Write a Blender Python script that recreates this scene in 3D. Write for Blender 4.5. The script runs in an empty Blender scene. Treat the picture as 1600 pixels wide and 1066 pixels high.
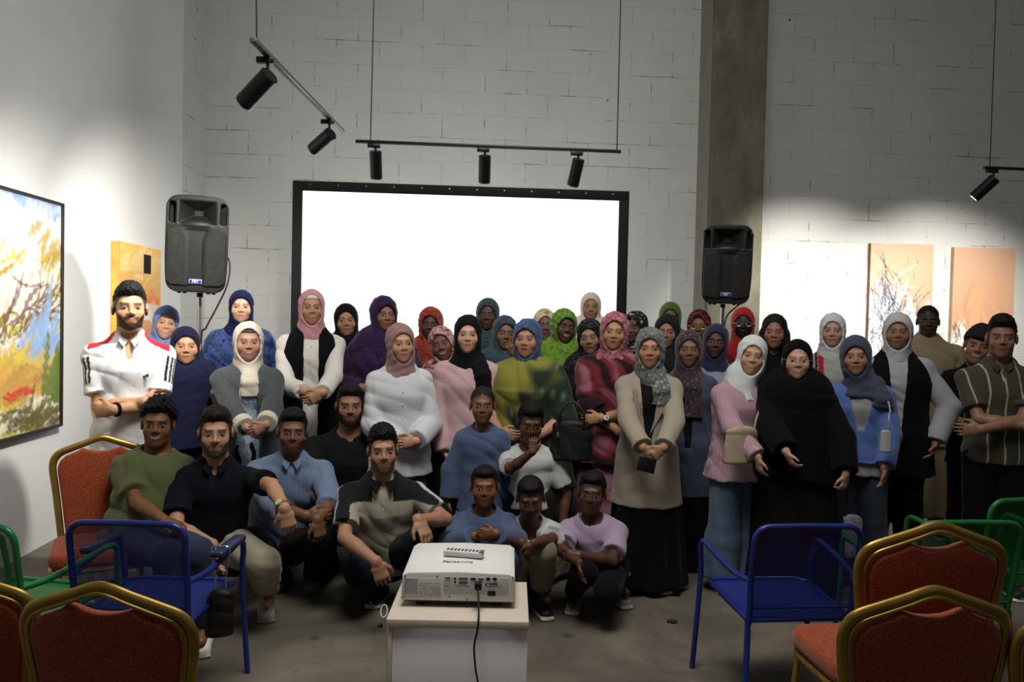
import bpy, bmesh, math, random
import numpy as np
from mathutils import Vector, Matrix

# ------------------------------------------------------------------ camera
sc = bpy.context.scene
COL = sc.collection
FPX = 1263.0
CAM = np.array([0.0, 0.0, 1.6])
YAW, PITCH, ROLL = math.radians(3.76), math.radians(1.5), 0.022
_f = np.array([math.sin(YAW)*math.cos(PITCH), math.cos(YAW)*math.cos(PITCH), -math.sin(PITCH)])
_r0 = np.array([math.cos(YAW), -math.sin(YAW), 0.0])
_u0 = np.cross(_r0, _f)
_r = _r0*math.cos(ROLL) + _u0*math.sin(ROLL)
_u = _u0*math.cos(ROLL) - _r0*math.sin(ROLL)
cam_data = bpy.data.cameras.new('camera')
cam_data.sensor_width = 36.0
cam_data.lens = FPX/1600*36.0
cam_data.clip_start = 0.05
cam = bpy.data.objects.new('camera', cam_data)
COL.objects.link(cam)
cam.matrix_world = Matrix(((_r[0], _u[0], -_f[0], CAM[0]), (_r[1], _u[1], -_f[1], CAM[1]),
                           (_r[2], _u[2], -_f[2], CAM[2]), (0, 0, 0, 1)))
sc.camera = cam

def P(x, y, d):
    """point of the place seen at photo position (x, y), d metres along the view axis"""
    return CAM + _f*d + _r*((x-800)/FPX*d) + _u*(-(y-533)/FPX*d)

def PX(x, y, X):
    """point seen at (x,y) on the plane world X = X"""
    v = _f + _r*((x-800)/FPX) + _u*(-(y-533)/FPX)
    return CAM + v*((X-CAM[0])/v[0])

def PY(x, y, Y):
    v = _f + _r*((x-800)/FPX) + _u*(-(y-533)/FPX)
    return CAM + v*((Y-CAM[1])/v[1])

def PZ(x, y, Z):
    v = _f + _r*((x-800)/FPX) + _u*(-(y-533)/FPX)
    return CAM + v*((Z-CAM[2])/v[2])

# ------------------------------------------------------------------ world, exposure
sc.view_settings.view_transform = 'Standard'
sc.view_settings.look = 'None'
sc.view_settings.gamma = 1.0
sc.view_settings.use_curve_mapping = False
sc.view_settings.exposure = 0.0
world = bpy.data.worlds.new('world')
sc.world = world
world.use_nodes = True
world.node_tree.nodes['Background'].inputs[0].default_value = (1.0, 0.985, 0.95, 1)
world.node_tree.nodes['Background'].inputs[1].default_value = 0.075

def area(name, loc, target, size, power, color=(1, 1, 1), sy=None, spread=180):
    l = bpy.data.lights.new(name, 'AREA')
    l.energy = power; l.color = color; l.size = size; l.spread = math.radians(spread)
    if sy: l.shape = 'RECTANGLE'; l.size_y = sy
    o = bpy.data.objects.new(name, l); COL.objects.link(o)
    o.location = loc
    o.rotation_euler = (Vector(target)-Vector(loc)).to_track_quat('-Z', 'Y').to_euler()
    return o

def spot(name, loc, target, power, angle=60, blend=0.6, color=(1, 0.97, 0.9), radius=0.04):
    l = bpy.data.lights.new(name, 'SPOT')
    l.energy = power; l.color = color; l.spot_size = math.radians(angle); l.spot_blend = blend
    l.shadow_soft_size = radius
    o = bpy.data.objects.new(name, l); COL.objects.link(o)
    o.location = loc
    o.rotation_euler = (Vector(target)-Vector(loc)).to_track_quat('-Z', 'Y').to_euler()
    return o

# soft overhead fill lights, added above the frame to brighten wall and foreground
area('hall_fill', (1.2, 3.2, 5.6), (0.4, 7.4, 1.2), 2.5, 72, (1.0, 0.98, 0.93), spread=150)
area('hall_fill', (0.0, 2.2, 4.8), (0.0, 3.6, 0.6), 1.4, 62, (1.0, 0.97, 0.9), spread=120)

# ------------------------------------------------------------------ colours, materials
def lin(h):
    if not isinstance(h, str): return tuple(h)
    c = [int(h[i:i+2], 16)/255 for i in (0, 2, 4)]
    return tuple(v/12.92 if v <= 0.04045 else ((v+0.055)/1.055)**2.4 for v in c)

class NT:
    def __init__(self, name):
        self.m = bpy.data.materials.new(name); self.m.use_nodes = True
        self.t = self.m.node_tree; self.b = self.t.nodes['Principled BSDF']
    def n(self, kind, **kw):
        nd = self.t.nodes.new(kind)
        for k, v in kw.items():
            if k in nd.inputs: 
                if hasattr(v, 'is_output') or isinstance(v, bpy.types.NodeSocket): self.t.links.new(v, nd.inputs[k])
                else: nd.inputs[k].default_value = v
            else: setattr(nd, k, v)
        return nd
    def link(self, a, b): self.t.links.new(a, b)
    def ramp(self, fac, stops, interp='LINEAR'):
        r = self.t.nodes.new('ShaderNodeValToRGB'); cr = r.color_ramp; cr.interpolation = interp
        while len(cr.elements) < len(stops): cr.elements.new(0.5)
        for e, (p, c) in zip(cr.elements, stops):
            e.position = p; e.color = (*lin(c), 1)
        self.link(fac, r.inputs[0]); return r.outputs[0]
    def obj(self): return self.n('ShaderNodeTexCoord').outputs['Object']
    def map(self, vec, scale=(1, 1, 1), rot=(0, 0, 0), loc=(0, 0, 0)):
        mp = self.t.nodes.new('ShaderNodeMapping'); self.link(vec, mp.inputs[0])
        mp.inputs['Scale'].default_value = scale; mp.inputs['Rotation'].default_value = rot; mp.inputs['Location'].default_value = loc
        return mp.outputs[0]
    def noise(self, vec, scale, detail=3, rough=0.55, dist=0):
        nd = self.n('ShaderNodeTexNoise'); self.link(vec, nd.inputs['Vector'])
        nd.inputs['Scale'].default_value = scale; nd.inputs['Detail'].default_value = detail
        nd.inputs['Roughness'].default_value = rough; nd.inputs['Distortion'].default_value = dist
        return nd.outputs['Fac']
    def mix(self, fac, a, b, blend='MIX'):
        nd = self.t.nodes.new('ShaderNodeMix'); nd.data_type = 'RGBA'; nd.blend_type = blend
        for s, v in ((nd.inputs[0], fac), (nd.inputs[6], a), (nd.inputs[7], b)):
            if isinstance(v, bpy.types.NodeSocket): self.link(v, s)
            elif isinstance(v, (int, float)): s.default_value = v
            else: s.default_value = (*lin(v), 1)
        return nd.outputs[2]
    def math(self, op, a, b=0.0):
        nd = self.t.nodes.new('ShaderNodeMath'); nd.operation = op
        for s, v in ((nd.inputs[0], a), (nd.inputs[1], b)):
            if isinstance(v, bpy.types.NodeSocket): self.link(v, s)
            else: s.default_value = v
        return nd.outputs[0]
    def bump(self, h, strength=0.3, dist=0.01):
        bn = self.t.nodes.new('ShaderNodeBump'); bn.inputs['Strength'].default_value = strength
        bn.inputs['Distance'].default_value = dist; self.link(h, bn.inputs['Height'])
        self.link(bn.outputs[0], self.b.inputs['Normal'])
    def color(self, c):
        s = self.b.inputs['Base Color']
        if isinstance(c, bpy.types.NodeSocket): self.link(c, s)
        else: s.default_value = (*lin(c), 1)
    def set(self, **kw):
        for k, v in kw.items(): self.b.inputs[k.replace('_', ' ')].default_value = v
        return self

_mats = {}
def plain(name, c, rough=0.6, metal=0.0, var=0.06, scale=25, bump=0.0, spec=0.4, coat=0.0):
    key = (name, c, rough, metal)
    if key in _mats: return _mats[key]
    n = NT(name); o = n.obj(); c = lin(c)
    f = n.noise(o, scale, 3)
    n.color(n.ramp(f, [(0.3, tuple(v*(1-var) for v in c)), (0.7, tuple(min(1, v*(1+var)) for v in c))]))
    n.set(Roughness=rough, Metallic=metal, Specular_IOR_Level=spec)
    if coat: n.set(Coat_Weight=coat)
    if bump: n.bump(f, bump, 0.004)
    _mats[key] = n.m; return n.m

def attr_mat(name, rough=0.6, spec=0.3, sheen=0.0, sss=0.0, bscale=60, bump=0.1):
    key = ('attr', name)
    if key in _mats: return _mats[key]
    n = NT(name)
    a = n.n('ShaderNodeAttribute'); a.attribute_name = 'Col'
    o = n.obj(); f = n.noise(o, bscale, 2)
    n.color(n.mix(n.math('MULTIPLY', f, 0.12), a.outputs['Color'], (0.1, 0.05, 0.03) if sss else (0, 0, 0)))
    n.set(Roughness=rough, Specular_IOR_Level=spec)
    if sheen: n.set(Sheen_Weight=sheen)
    if sss:
        n.set(Subsurface_Weight=sss, Subsurface_Scale=0.01); n.b.inputs['Subsurface Radius'].default_value = (1, 0.35, 0.2)
    if bump: n.bump(f, bump, 0.003)
    _mats[key] = n.m; return n.m

def cloth(name, c, pat='plain', c2=None, c3=None, rough=0.88, sc_=1.0, sheen=0.15):
    """fabric; pat: plain, weave, pin (thin vertical stripes), wide (sparse thin stripes), tie, floral, satin, denim, marble"""
    key = (name, c, pat, c2, c3, rough, sc_)
    if key in _mats: return _mats[key]
    n = NT(name); o = n.obj(); c = lin(c); c2 = lin(c2) if c2 else tuple(v*0.8 for v in c); c3 = lin(c3) if c3 else c2
    fine = n.noise(o, 180, 2)
    base = n.mix(n.math('MULTIPLY', n.noise(o, 6, 3), 0.18), c, tuple(v*0.6 for v in c))
    if pat == 'pin':
        w = n.n('ShaderNodeTexWave'); w.bands_direction = 'X'; w.inputs['Scale'].default_value = 26*sc_; w.inputs['Distortion'].default_value = 1.2
        w.inputs['Detail Scale'].default_value = 0.6
        n.link(o, w.inputs['Vector']); base = n.mix(n.ramp(w.outputs['Fac'], [(0.35, (0, 0, 0)), (0.75, (1, 1, 1))]), c, c2)
    elif pat == 'wide':
        w = n.n('ShaderNodeTexWave'); w.bands_direction = 'X'; w.inputs['Scale'].default_value = 4.6*sc_; w.inputs['Distortion'].default_value = 0.7
        w.inputs['Detail Scale'].default_value = 0.5
        n.link(o, w.inputs['Vector']); base = n.mix(n.ramp(w.outputs['Fac'], [(0.955, (0, 0, 0)), (0.98, (1, 1, 1))]), base, c2)
    elif pat == 'tie':
        f = n.noise(n.map(o, (1.0*sc_, 1.0*sc_, 2.6*sc_), (0, 0.5, 0)), 4.2, 4, 0.6, 1.6)
        base = n.ramp(f, [(0.34, c2), (0.44, c), (0.54, c3), (0.6, c), (0.70, c2)])
    elif pat == 'floral':
        v = n.n('ShaderNodeTexVoronoi'); n.link(o, v.inputs['Vector']); v.inputs['Scale'].default_value = 34*sc_
        f = n.noise(o, 22*sc_, 4, 0.7, 2)
        base = n.mix(n.ramp(f, [(0.47, (0, 0, 0)), (0.56, (1, 1, 1))]), c, c2)
        base = n.mix(n.ramp(v.outputs['Distance'], [(0.16, (1, 1, 1)), (0.26, (0, 0, 0))]), base, c3)
    elif pat == 'marble':
        f = n.noise(o, 16*sc_, 5, 0.65, 3.0)
        base = n.ramp(f, [(0.38, c2), (0.5, c), (0.6, c3), (0.7, c)])
    elif pat == 'weave':
        v = n.n('ShaderNodeTexVoronoi'); n.link(o, v.inputs['Vector']); v.inputs['Scale'].default_value = 150*sc_
        base = n.mix(n.ramp(v.outputs['Distance'], [(0.2, (0, 0, 0)), (0.6, (1, 1, 1))]), c, c2)
    elif pat == 'denim':
        f = n.noise(n.map(o, (1, 1, 0.35)), 5, 4, 0.6)
        base = n.ramp(f, [(0.38, c2), (0.62, c)])
    elif pat == 'satin':
        f = n.noise(o, 13*sc_, 5, 0.7, 2.5)
        base = n.ramp(f, [(0.42, c), (0.55, c2), (0.62, c)])
        rough = 0.38; sheen = 0
    n.color(base)
    lum = sum(c)/3
    n.set(Roughness=rough, Specular_IOR_Level=0.25 if lum > .02 else .12, Sheen_Weight=sheen if lum > .02 else 0.02)
    n.bump(fine, 0.15, 0.002)
    _mats[key] = n.m; return n.m

# ------------------------------------------------------------------ object helpers
def link(name, me, mat=None, parent=None):
    o = bpy.data.objects.new(name, me); COL.objects.link(o)
    if mat is not None: me.materials.append(mat)
    if parent is not None: o.parent = parent
    return o

def mesh_arrays(name, V, Fq, smooth=True):
    me = bpy.data.meshes.new(name)
    me.vertices.add(len(V)); me.vertices.foreach_set('co', np.ascontiguousarray(V, dtype=np.float32).ravel())
    nf = len(Fq); k = Fq.shape[1]
    me.loops.add(nf*k); me.loops.foreach_set('vertex_index', np.ascontiguousarray(Fq, dtype=np.int32).ravel())
    me.polygons.add(nf)
    me.polygons.foreach_set('loop_start', np.arange(0, nf*k, k, dtype=np.int32))
    me.polygons.foreach_set('loop_total', np.full(nf, k, dtype=np.int32))
    me.update(calc_edges=True)
    if smooth: me.polygons.foreach_set('use_smooth', np.ones(nf, dtype=bool))
    return me

def set_col(me, C):
    a = me.color_attributes.new('Col', 'FLOAT_COLOR', 'POINT')
    c4 = np.ones((len(C), 4), dtype=np.float32); c4[:, :3] = C
    a.data.foreach_set('color', c4.ravel())

def tag(o, label=None, cat=None, group=None, kind=None):
    if label: o['label'] = label
    if cat: o['category'] = cat
    if group: o['group'] = group
    if kind: o['kind'] = kind
    return o

def thing(name, label, cat, loc=(0, 0, 0), rotz=0, group=None):
    o = bpy.data.objects.new(name, None); COL.objects.link(o)
    o.empty_display_size = 0.1
    o.location = tuple(float(v) for v in loc); o.rotation_euler = (0, 0, rotz)
    return tag(o, label, cat, group)

class MB:
    """collects simple solids into one mesh"""
    def __init__(self): self.bm = bmesh.new()
    def box(self, lo, hi, bevel=0.0, M=None, seg=2):
        b = bmesh.new(); bmesh.ops.create_cube(b, size=1)
        lo = Vector(lo); hi = Vector(hi)
        for v in b.verts: v.co = Vector([lo[i] + (v.co[i]+0.5)*(hi[i]-lo[i]) for i in range(3)])
        if bevel: bmesh.ops.bevel(b, geom=b.edges[:], offset=bevel, segments=seg, affect='EDGES', profile=0.5)
        return self._merge(b, M)
    def _merge(self, b, M=None):
        if M is not None: bmesh.ops.transform(b, matrix=M, verts=b.verts[:])
        me = bpy.data.meshes.new('t'); b.to_mesh(me); b.free()
        self.bm.from_mesh(me); bpy.data.meshes.remove(me); return self
    def cyl(self, a, b, r, r2=None, seg=20, bevel=0.0):
        a = Vector(a); b = Vector(b); d = b-a
        m = bmesh.new()
        bmesh.ops.create_cone(m, cap_ends=True, segments=seg, radius1=r, radius2=r if r2 is None else r2, depth=d.length)
        if bevel:
            es = [e for e in m.edges if abs(e.verts[0].co.z-e.verts[1].co.z) < 1e-6]
            bmesh.ops.bevel(m, geom=es, offset=bevel, segments=2, affect='EDGES')
        M = Matrix.Translation((a+b)/2) @ d.to_track_quat('Z', 'Y').to_matrix().to_4x4()
        return self._merge(m, M)
    def sphere(self, c, r, scale=(1, 1, 1), seg=16):
        m = bmesh.new(); bmesh.ops.create_uvsphere(m, u_segments=seg, v_segments=seg//2, radius=r)
        M = Matrix.Translation(c) @ Matrix.Diagonal((*scale, 1))
        return self._merge(m, M)
    def tube(self, pts, r, seg=10, closed=False, ry=None):
        """swept tube along a polyline; r may be a number; ry = second radius along a fixed up"""
        pts = [Vector(p) for p in pts]; n = len(pts)
        rings = []
        prevn = None
        for i, p in enumerate(pts):
            if closed: t = (pts[(i+1) % n]-pts[i-1]).normalized()
            else: t = (pts[min(i+1, n-1)]-pts[max(i-1, 0)]).normalized()
            if prevn is None:
                up = Vector((0, 1, 0)) if abs(t.y) < 0.9 else Vector((0, 0, 1))
                nn = (up - t*up.dot(t)).normalized()
            else:
                nn = (prevn - t*prevn.dot(t)).normalized()
            prevn = nn; bb = t.cross(nn)
            rr = r if not callable(r) else r(i/(n-1))
            rings.append([self.bm.verts.new(p + nn*math.cos(2*math.pi*k/seg)*(ry or rr) + bb*math.sin(2*math.pi*k/seg)*rr) for k in range(seg)])
        for i in range(n if closed else n-1):
            A = rings[i]; B = rings[(i+1) % n]
            for k in range(seg): self.bm.faces.new((A[k], A[(k+1) % seg], B[(k+1) % seg], B[k]))
        if not closed:
            self.bm.faces.new(rings[0][::-1]); self.bm.faces.new(rings[-1])
        return self
    def prism(self, poly, y0, y1, bevel=0.0, M=None, seg=2):
        """poly in (x,z), extruded along y"""
        b = bmesh.new()
        A = [b.verts.new((x, y0, z)) for x, z in poly]; B = [b.verts.new((x, y1, z)) for x, z in poly]
        b.faces.new(A); b.faces.new(B[::-1])
        n = len(poly); rim = []
        for i in range(n): b.faces.new((A[i], B[i], B[(i+1) % n], A[(i+1) % n]))
        bmesh.ops.recalc_face_normals(b, faces=b.faces[:])
        if bevel:
            es = [e for e in b.edges if abs(e.verts[0].co.y-e.verts[1].co.y) < 1e-6]
            bmesh.ops.bevel(b, geom=es, offset=bevel, segments=seg, affect='EDGES', profile=0.5)
        return self._merge(b, M)
    def build(self, name, mat, parent=None, smooth=True):
        bmesh.ops.recalc_face_normals(self.bm, faces=self.bm.faces[:])
        me = bpy.data.meshes.new(name); self.bm.to_mesh(me); self.bm.free()
        if smooth:
            me.polygons.foreach_set('use_smooth', np.ones(len(me.polygons), dtype=bool))
            try: me.set_sharp_from_angle(angle=math.radians(38))
            except Exception: pass
        return link(name, me, mat, parent)

def bez(pts, n=8):
    """Catmull-Rom through points"""
    pts = [np.array(p, float) for p in pts]; out = []
    for i in range(len(pts)-1):
        p0 = pts[max(i-1, 0)]; p1 = pts[i]; p2 = pts[i+1]; p3 = pts[min(i+2, len(pts)-1)]
        for k in range(n):
            t = k/n
            out.append(0.5*((2*p1)+(-p0+p2)*t+(2*p0-5*p1+4*p2-p3)*t*t+(-p0+3*p1-3*p2+p3)*t**3))
    out.append(pts[-1]); return [tuple(p) for p in out]

def text_mesh(name, body, size, M, mat, parent, depth=0.0005, bold=0.0, shear=0.0):
    cu = bpy.data.curves.new(name, 'FONT'); cu.body = body; cu.size = size; cu.extrude = depth; cu.offset = bold
    cu.align_x = 'CENTER'; cu.align_y = 'CENTER'; cu.shear = shear
    o = bpy.data.objects.new('tmp', cu); COL.objects.link(o)
    dg = bpy.context.evaluated_depsgraph_get(); dg.update()
    me = bpy.data.meshes.new_from_object(o.evaluated_get(dg)); me.name = name
    bpy.data.objects.remove(o)
    me.transform(M); me.materials.clear()
    return link(name, me, mat, parent)
# ================================================================== the room
BW = 9.1          # back wall
LW = -2.8         # left wall
RWX = 7.2
CEIL = 6.2

def block_mat(name, swap=False):
    n = NT(name); o = n.obj()
    vec = n.map(o, (1, 1, 1), (math.pi/2, 0, 0) if not swap else (math.pi/2, 0, math.pi/2))
    sep = n.n('ShaderNodeSeparateXYZ'); n.link(o, sep.inputs[0])
    cmb = n.n('ShaderNodeCombineXYZ')
    n.link(sep.outputs['Y' if swap else 'X'], cmb.inputs['X']); n.link(sep.outputs['Z'], cmb.inputs['Y'])
    # slight waviness of the joints
    wob = n.noise(n.map(cmb.outputs[0], (1, 1, 1)), 3.0, 3)
    add = n.n('ShaderNodeVectorMath'); add.operation = 'ADD'
    cw = n.n('ShaderNodeCombineXYZ'); n.link(n.math('MULTIPLY', n.math('SUBTRACT', wob, 0.5), 0.02), cw.inputs['Y'])
    n.link(cmb.outputs[0], add.inputs[0]); n.link(cw.outputs[0], add.inputs[1])
    br = n.n('ShaderNodeTexBrick'); n.link(add.outputs[0], br.inputs['Vector'])
    br.inputs['Scale'].default_value = 1.0; br.inputs['Brick Width'].default_value = 0.47; br.inputs['Row Height'].default_value = 0.258
    br.inputs['Mortar Size'].default_value = 0.006; br.inputs['Mortar Smooth'].default_value = 0.6
    br.inputs['Color1'].default_value = (1, 1, 1, 1); br.inputs['Color2'].default_value = (0.97, 0.97, 0.97, 1); br.inputs['Mortar'].default_value = (0.0, 0.0, 0.0, 1)
    # open, dark bits of mortar come and go along the courses
    brk = n.ramp(n.noise(n.map(cmb.outputs[0], (0.6, 2.2, 1)), 2.6, 6, 0.75), [(0.52, (0, 0, 0)), (0.60, (1, 1, 1))])
    mort = br.outputs['Fac']
    dark = n.math('MULTIPLY', mort, brk)
    patch = n.noise(cmb.outputs[0], 0.9, 4, 0.6)
    base = n.ramp(patch, [(0.3, (0.60, 0.60, 0.575)), (0.7, (0.67, 0.665, 0.64))])
    base = n.mix(n.math('MULTIPLY', mort, 0.09), base, (0.3, 0.29, 0.27))
    base = n.mix(n.math('MULTIPLY', dark, 0.75), base, (0.06, 0.055, 0.05))
    pits = n.n('ShaderNodeTexVoronoi'); n.link(cmb.outputs[0], pits.inputs['Vector']); pits.inputs['Scale'].default_value = 3.1
    pit = n.ramp(pits.outputs['Distance'], [(0.03, (1, 1, 1)), (0.055, (0, 0, 0))])
    pit = n.math('MULTIPLY', pit, n.ramp(n.noise(cmb.outputs[0], 1.1, 2), [(0.52, (0, 0, 0)), (0.56, (1, 1, 1))]))
    base = n.mix(pit, base, (0.1, 0.09, 0.08))
    n.color(base)
    hgt = n.math('SUBTRACT', n.math('MULTIPLY', n.noise(cmb.outputs[0], 40, 4), 0.25), mort)
    n.bump(hgt, 0.35, 0.006); n.set(Roughness=0.85, Specular_IOR_Level=0.2)
    return n.m

def quad(name, pts, mat, kind='structure', thick=None):
    me = bpy.data.meshes.new(name); me.from_pydata([tuple(p) for p in pts], [], [tuple(range(len(pts)))]); me.update()
    o = link(name, me, mat); o['kind'] = kind; return o

def slab(name, lo, hi, mat):
    o = MB().box(lo, hi).build(name, mat, smooth=False); o['kind'] = 'structure'; return o

BLK = block_mat('white_painted_blockwork')
BLKS = block_mat('white_painted_blockwork_side', True)
slab('wall_back', (LW-0.3, BW, 0), (RWX+0.2, BW+0.2, CEIL), BLK)
slab('wall_left_return', (LW-0.3, 8.3, 0), (LW-0.0, BW, CEIL), BLKS)
gy = NT('painted_plaster'); go = gy.obj()
gy.color(gy.ramp(gy.noise(go, 1.3, 3), [(0.3, (0.74, 0.735, 0.72)), (0.7, (0.79, 0.785, 0.77))]))
gy.set(Roughness=0.8, Specular_IOR_Level=0.2); gy.bump(gy.noise(go, 60, 2), 0.05, 0.002)
slab('wall_left', (LW-0.3, -1.5, 0), (LW+0.012, 8.3, CEIL), gy.m)
fl = NT('bare_concrete_floor'); fo = fl.obj()
f1 = fl.noise(fo, 1.1, 6, 0.65, 0.6); f2 = fl.noise(fo, 9, 5, 0.7)
fb = fl.ramp(f1, [(0.32, '4c473f'), (0.5, '5f594f'), (0.66, '777164')])
fb = fl.mix(fl.ramp(f2, [(0.55, (0, 0, 0)), (0.72, (0.55, 0.55, 0.55))]), fb, '4a443c')
fv = fl.n('ShaderNodeTexVoronoi'); fl.link(fo, fv.inputs['Vector']); fv.inputs['Scale'].default_value = 2.3
fb = fl.mix(fl.ramp(fv.outputs['Distance'], [(0.04, (0.6, 0.6, 0.6)), (0.09, (0, 0, 0))]), fb, '3a2620')
fl.color(fb); fl.set(Roughness=0.62, Specular_IOR_Level=0.35); fl.bump(f2, 0.2, 0.005)
slab('floor', (LW-0.3, -1.5, -0.12), (RWX+0.2, BW+0.2, 0), fl.m)
cn = NT('raw_concrete'); co = cn.obj()
c1 = cn.noise(cn.map(co, (1, 1, 0.5)), 3.2, 6, 0.7); 
cb = cn.ramp(c1, [(0.3, '5a5849'), (0.55, '716e5e'), (0.75, '858170')])
cvn = cn.n('ShaderNodeTexVoronoi'); cn.link(co, cvn.inputs['Vector']); cvn.inputs['Scale'].default_value = 7
cb = cn.mix(cn.ramp(cvn.outputs['Distance'], [(0.03, (0.7, 0.7, 0.7)), (0.08, (0, 0, 0))]), cb, '33322a')
cn.color(cb); cn.set(Roughness=0.85); cn.bump(c1, 0.3, 0.01)
a0 = PY(1107, 400, 8.62); a1 = PY(1190, 400, 8.62)
pil = MB().box((a0[0], 8.62, 0), (a1[0], BW+0.01, CEIL), 0.012).build('trim_1', cn.m, smooth=False); pil['kind'] = 'structure'
# paler grey strip over the pillar's flank
strip = MB().box((a0[0]-0.012, 8.70, 0), (a0[0]+0.002, BW, CEIL)).build('trim_2', plain('flank_grey', '8f8c82', 0.8, var=0.1, scale=6)); strip['kind'] = 'structure'

# ------------------------------------------------------------------ projection screen
blackf = plain('black_border_cloth', '0b0b0d', 0.75, var=0.3)
SY = 7.15
tl = PY(458, 283, SY); tr = PY(983, 299, SY)
SX0, SX1, SZ1 = tl[0], tr[0], (tl[2]+tr[2])/2
SZ0 = SZ1 - 1.95
scr = thing('projection_screen', 'lit white projection screen with black border in front of the block wall', 'projection screen', ((SX0+SX1)/2, SY, 0))
sw = (SX1-SX0)/2
n = NT('glowing_screen_sheet')
n.color((0.85, 0.85, 0.85)); n.b.inputs['Emission Color'].default_value = (0.96, 0.98, 1, 1); n.b.inputs['Emission Strength'].default_value = 1.55  # emission stands in for the projector's light falling on the sheet
g = MB()
g.box((-sw+0.07, -0.002, SZ0+0.08), (sw-0.09, 0.012, SZ1-0.075)); g.build('screen_sheet', n.m, scr)
g = MB()
g.box((-sw, -0.02, SZ0), (-sw+0.085, 0.03, SZ1), 0.004).box((sw-0.09, -0.02, SZ0), (sw, 0.03, SZ1), 0.004)
g.box((-sw, -0.021, SZ1-0.085), (sw, 0.029, SZ1), 0.004).box((-sw, -0.021, SZ0), (sw, 0.029, SZ0+0.085), 0.004)
g.build('border', blackf, scr)
g = MB()
for k in range(12):
    x = -sw+0.15+k*(2*sw-0.3)/11
    g.cyl((x, -0.026, SZ1-0.03), (x, -0.018, SZ1-0.03), 0.007, seg=10)
g.build('eyelets', plain('steel', 'b8b8b8', 0.3, 1.0), scr)['kind'] = 'stuff'
for s in (-1, 1):
    MB().box((s*(sw-0.05)-0.02, 0.03, 0), (s*(sw-0.05)+0.02, 0.07, SZ1-0.05)).box((s*(sw-0.05)-0.02, -0.3, 0), (s*(sw-0.05)+0.02, 0.35, 0.03)).build('stand', blackf, scr)

# ------------------------------------------------------------------ paintings (brush work laid down stroke by stroke)
def paint_canvas(w, h, base, strokes, seed, res=0.006):
    """w, h metres. base(u,v)->rgb ; strokes list of (u,v,angle,length,width,color,count,spreadu,spreadv,curv)"""
    rs = np.random.RandomState(seed)
    nx, nz = int(w/res)+1, int(h/res)+1
    U, Vv = np.meshgrid(np.linspace(0, 1, nx), np.linspace(0, 1, nz), indexing='ij')
    C = np.zeros((nx, nz, 3)); C[:] = base(U, Vv)
    X = U*w; Z = Vv*h
    for (u, v, ang, L, Wd, col, cnt, su, sv, curv) in strokes:
        for _ in range(cnt):
            cu = (u+rs.randn()*su)*w; cv = (v+rs.randn()*sv)*h
            a = math.radians(ang)+rs.randn()*0.3; l = L*(0.5+rs.rand()); ww = Wd*(0.5+rs.rand()); k = curv*rs.randn()
            m = (abs(X-cu) < l) & (abs(Z-cv) < l)
            if not m.any(): continue
            dx = X[m]-cu; dz = Z[m]-cv
            s = dx*math.cos(a)+dz*math.sin(a); t = -dx*math.sin(a)+dz*math.cos(a) - k*s*s
            e = 1-(s/(l*0.5))**2
            wv = ww*0.5*np.sqrt(np.clip(e, 0, 1))*(1+0.3*np.sin(s*90+rs.rand()*6))
            al = np.clip((wv-abs(t))/(0.3*ww)+0.2, 0, 1)*(e > 0)*(0.75+0.25*np.sin(t*900))
            cc = np.array(lin(col))*(0.8+0.4*rs.rand())
            C[m] = C[m]*(1-al[:, None])+cc*al[:, None]
    return X, Z, np.clip(C, 0, 1)

paint_mat = attr_mat('oil_paint', 0.45, 0.4, bscale=90, bump=0.25)
def canvas(name, label, w, h, depth, base, strokes, seed, side, M, frame=None, group=None):
    t = thing(name, label, 'painting', (0, 0, 0), 0, group)
    t.matrix_world = M
    X, Z, C = paint_canvas(w, h, base, strokes, seed)
    nx, nz = X.shape
    lum = C.mean(axis=2)
    Vt = np.stack([X-w/2, -depth - 0.002-0.002*lum, Z-h/2], axis=-1).reshape(-1, 3)
    ii = np.arange(nx*nz).reshape(nx, nz)
    Fq = np.stack([ii[:-1, :-1], ii[1:, :-1], ii[1:, 1:], ii[:-1, 1:]], axis=-1).reshape(-1, 4)
    me = mesh_arrays('painted_face', Vt, Fq); set_col(me, C.reshape(-1, 3))
    link('painted_face', me, paint_mat, t)
    MB().box((-w/2, -depth, -h/2), (w/2, -0.001, h/2), 0.002).build('stretcher', plain('canvas_edge_'+side, side, 0.8, var=0.2, scale=8), t)
    if frame:
        g = MB(); f = 0.018; dd = depth+0.02
        g.box((-w/2-f, -dd, h/2), (w/2+f, 0, h/2+f), 0.002); g.box((-w/2-f, -dd, -h/2-f), (w/2+f, 0, -h/2), 0.002)
        g.box((-w/2-f, -dd, -h/2), (-w/2, 0, h/2), 0.002); g.box((w/2, -dd, -h/2), (w/2+f, 0, h/2), 0.002)
        g.build('frame', plain('frame_'+frame, frame, 0.5), t)
    return t

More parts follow.
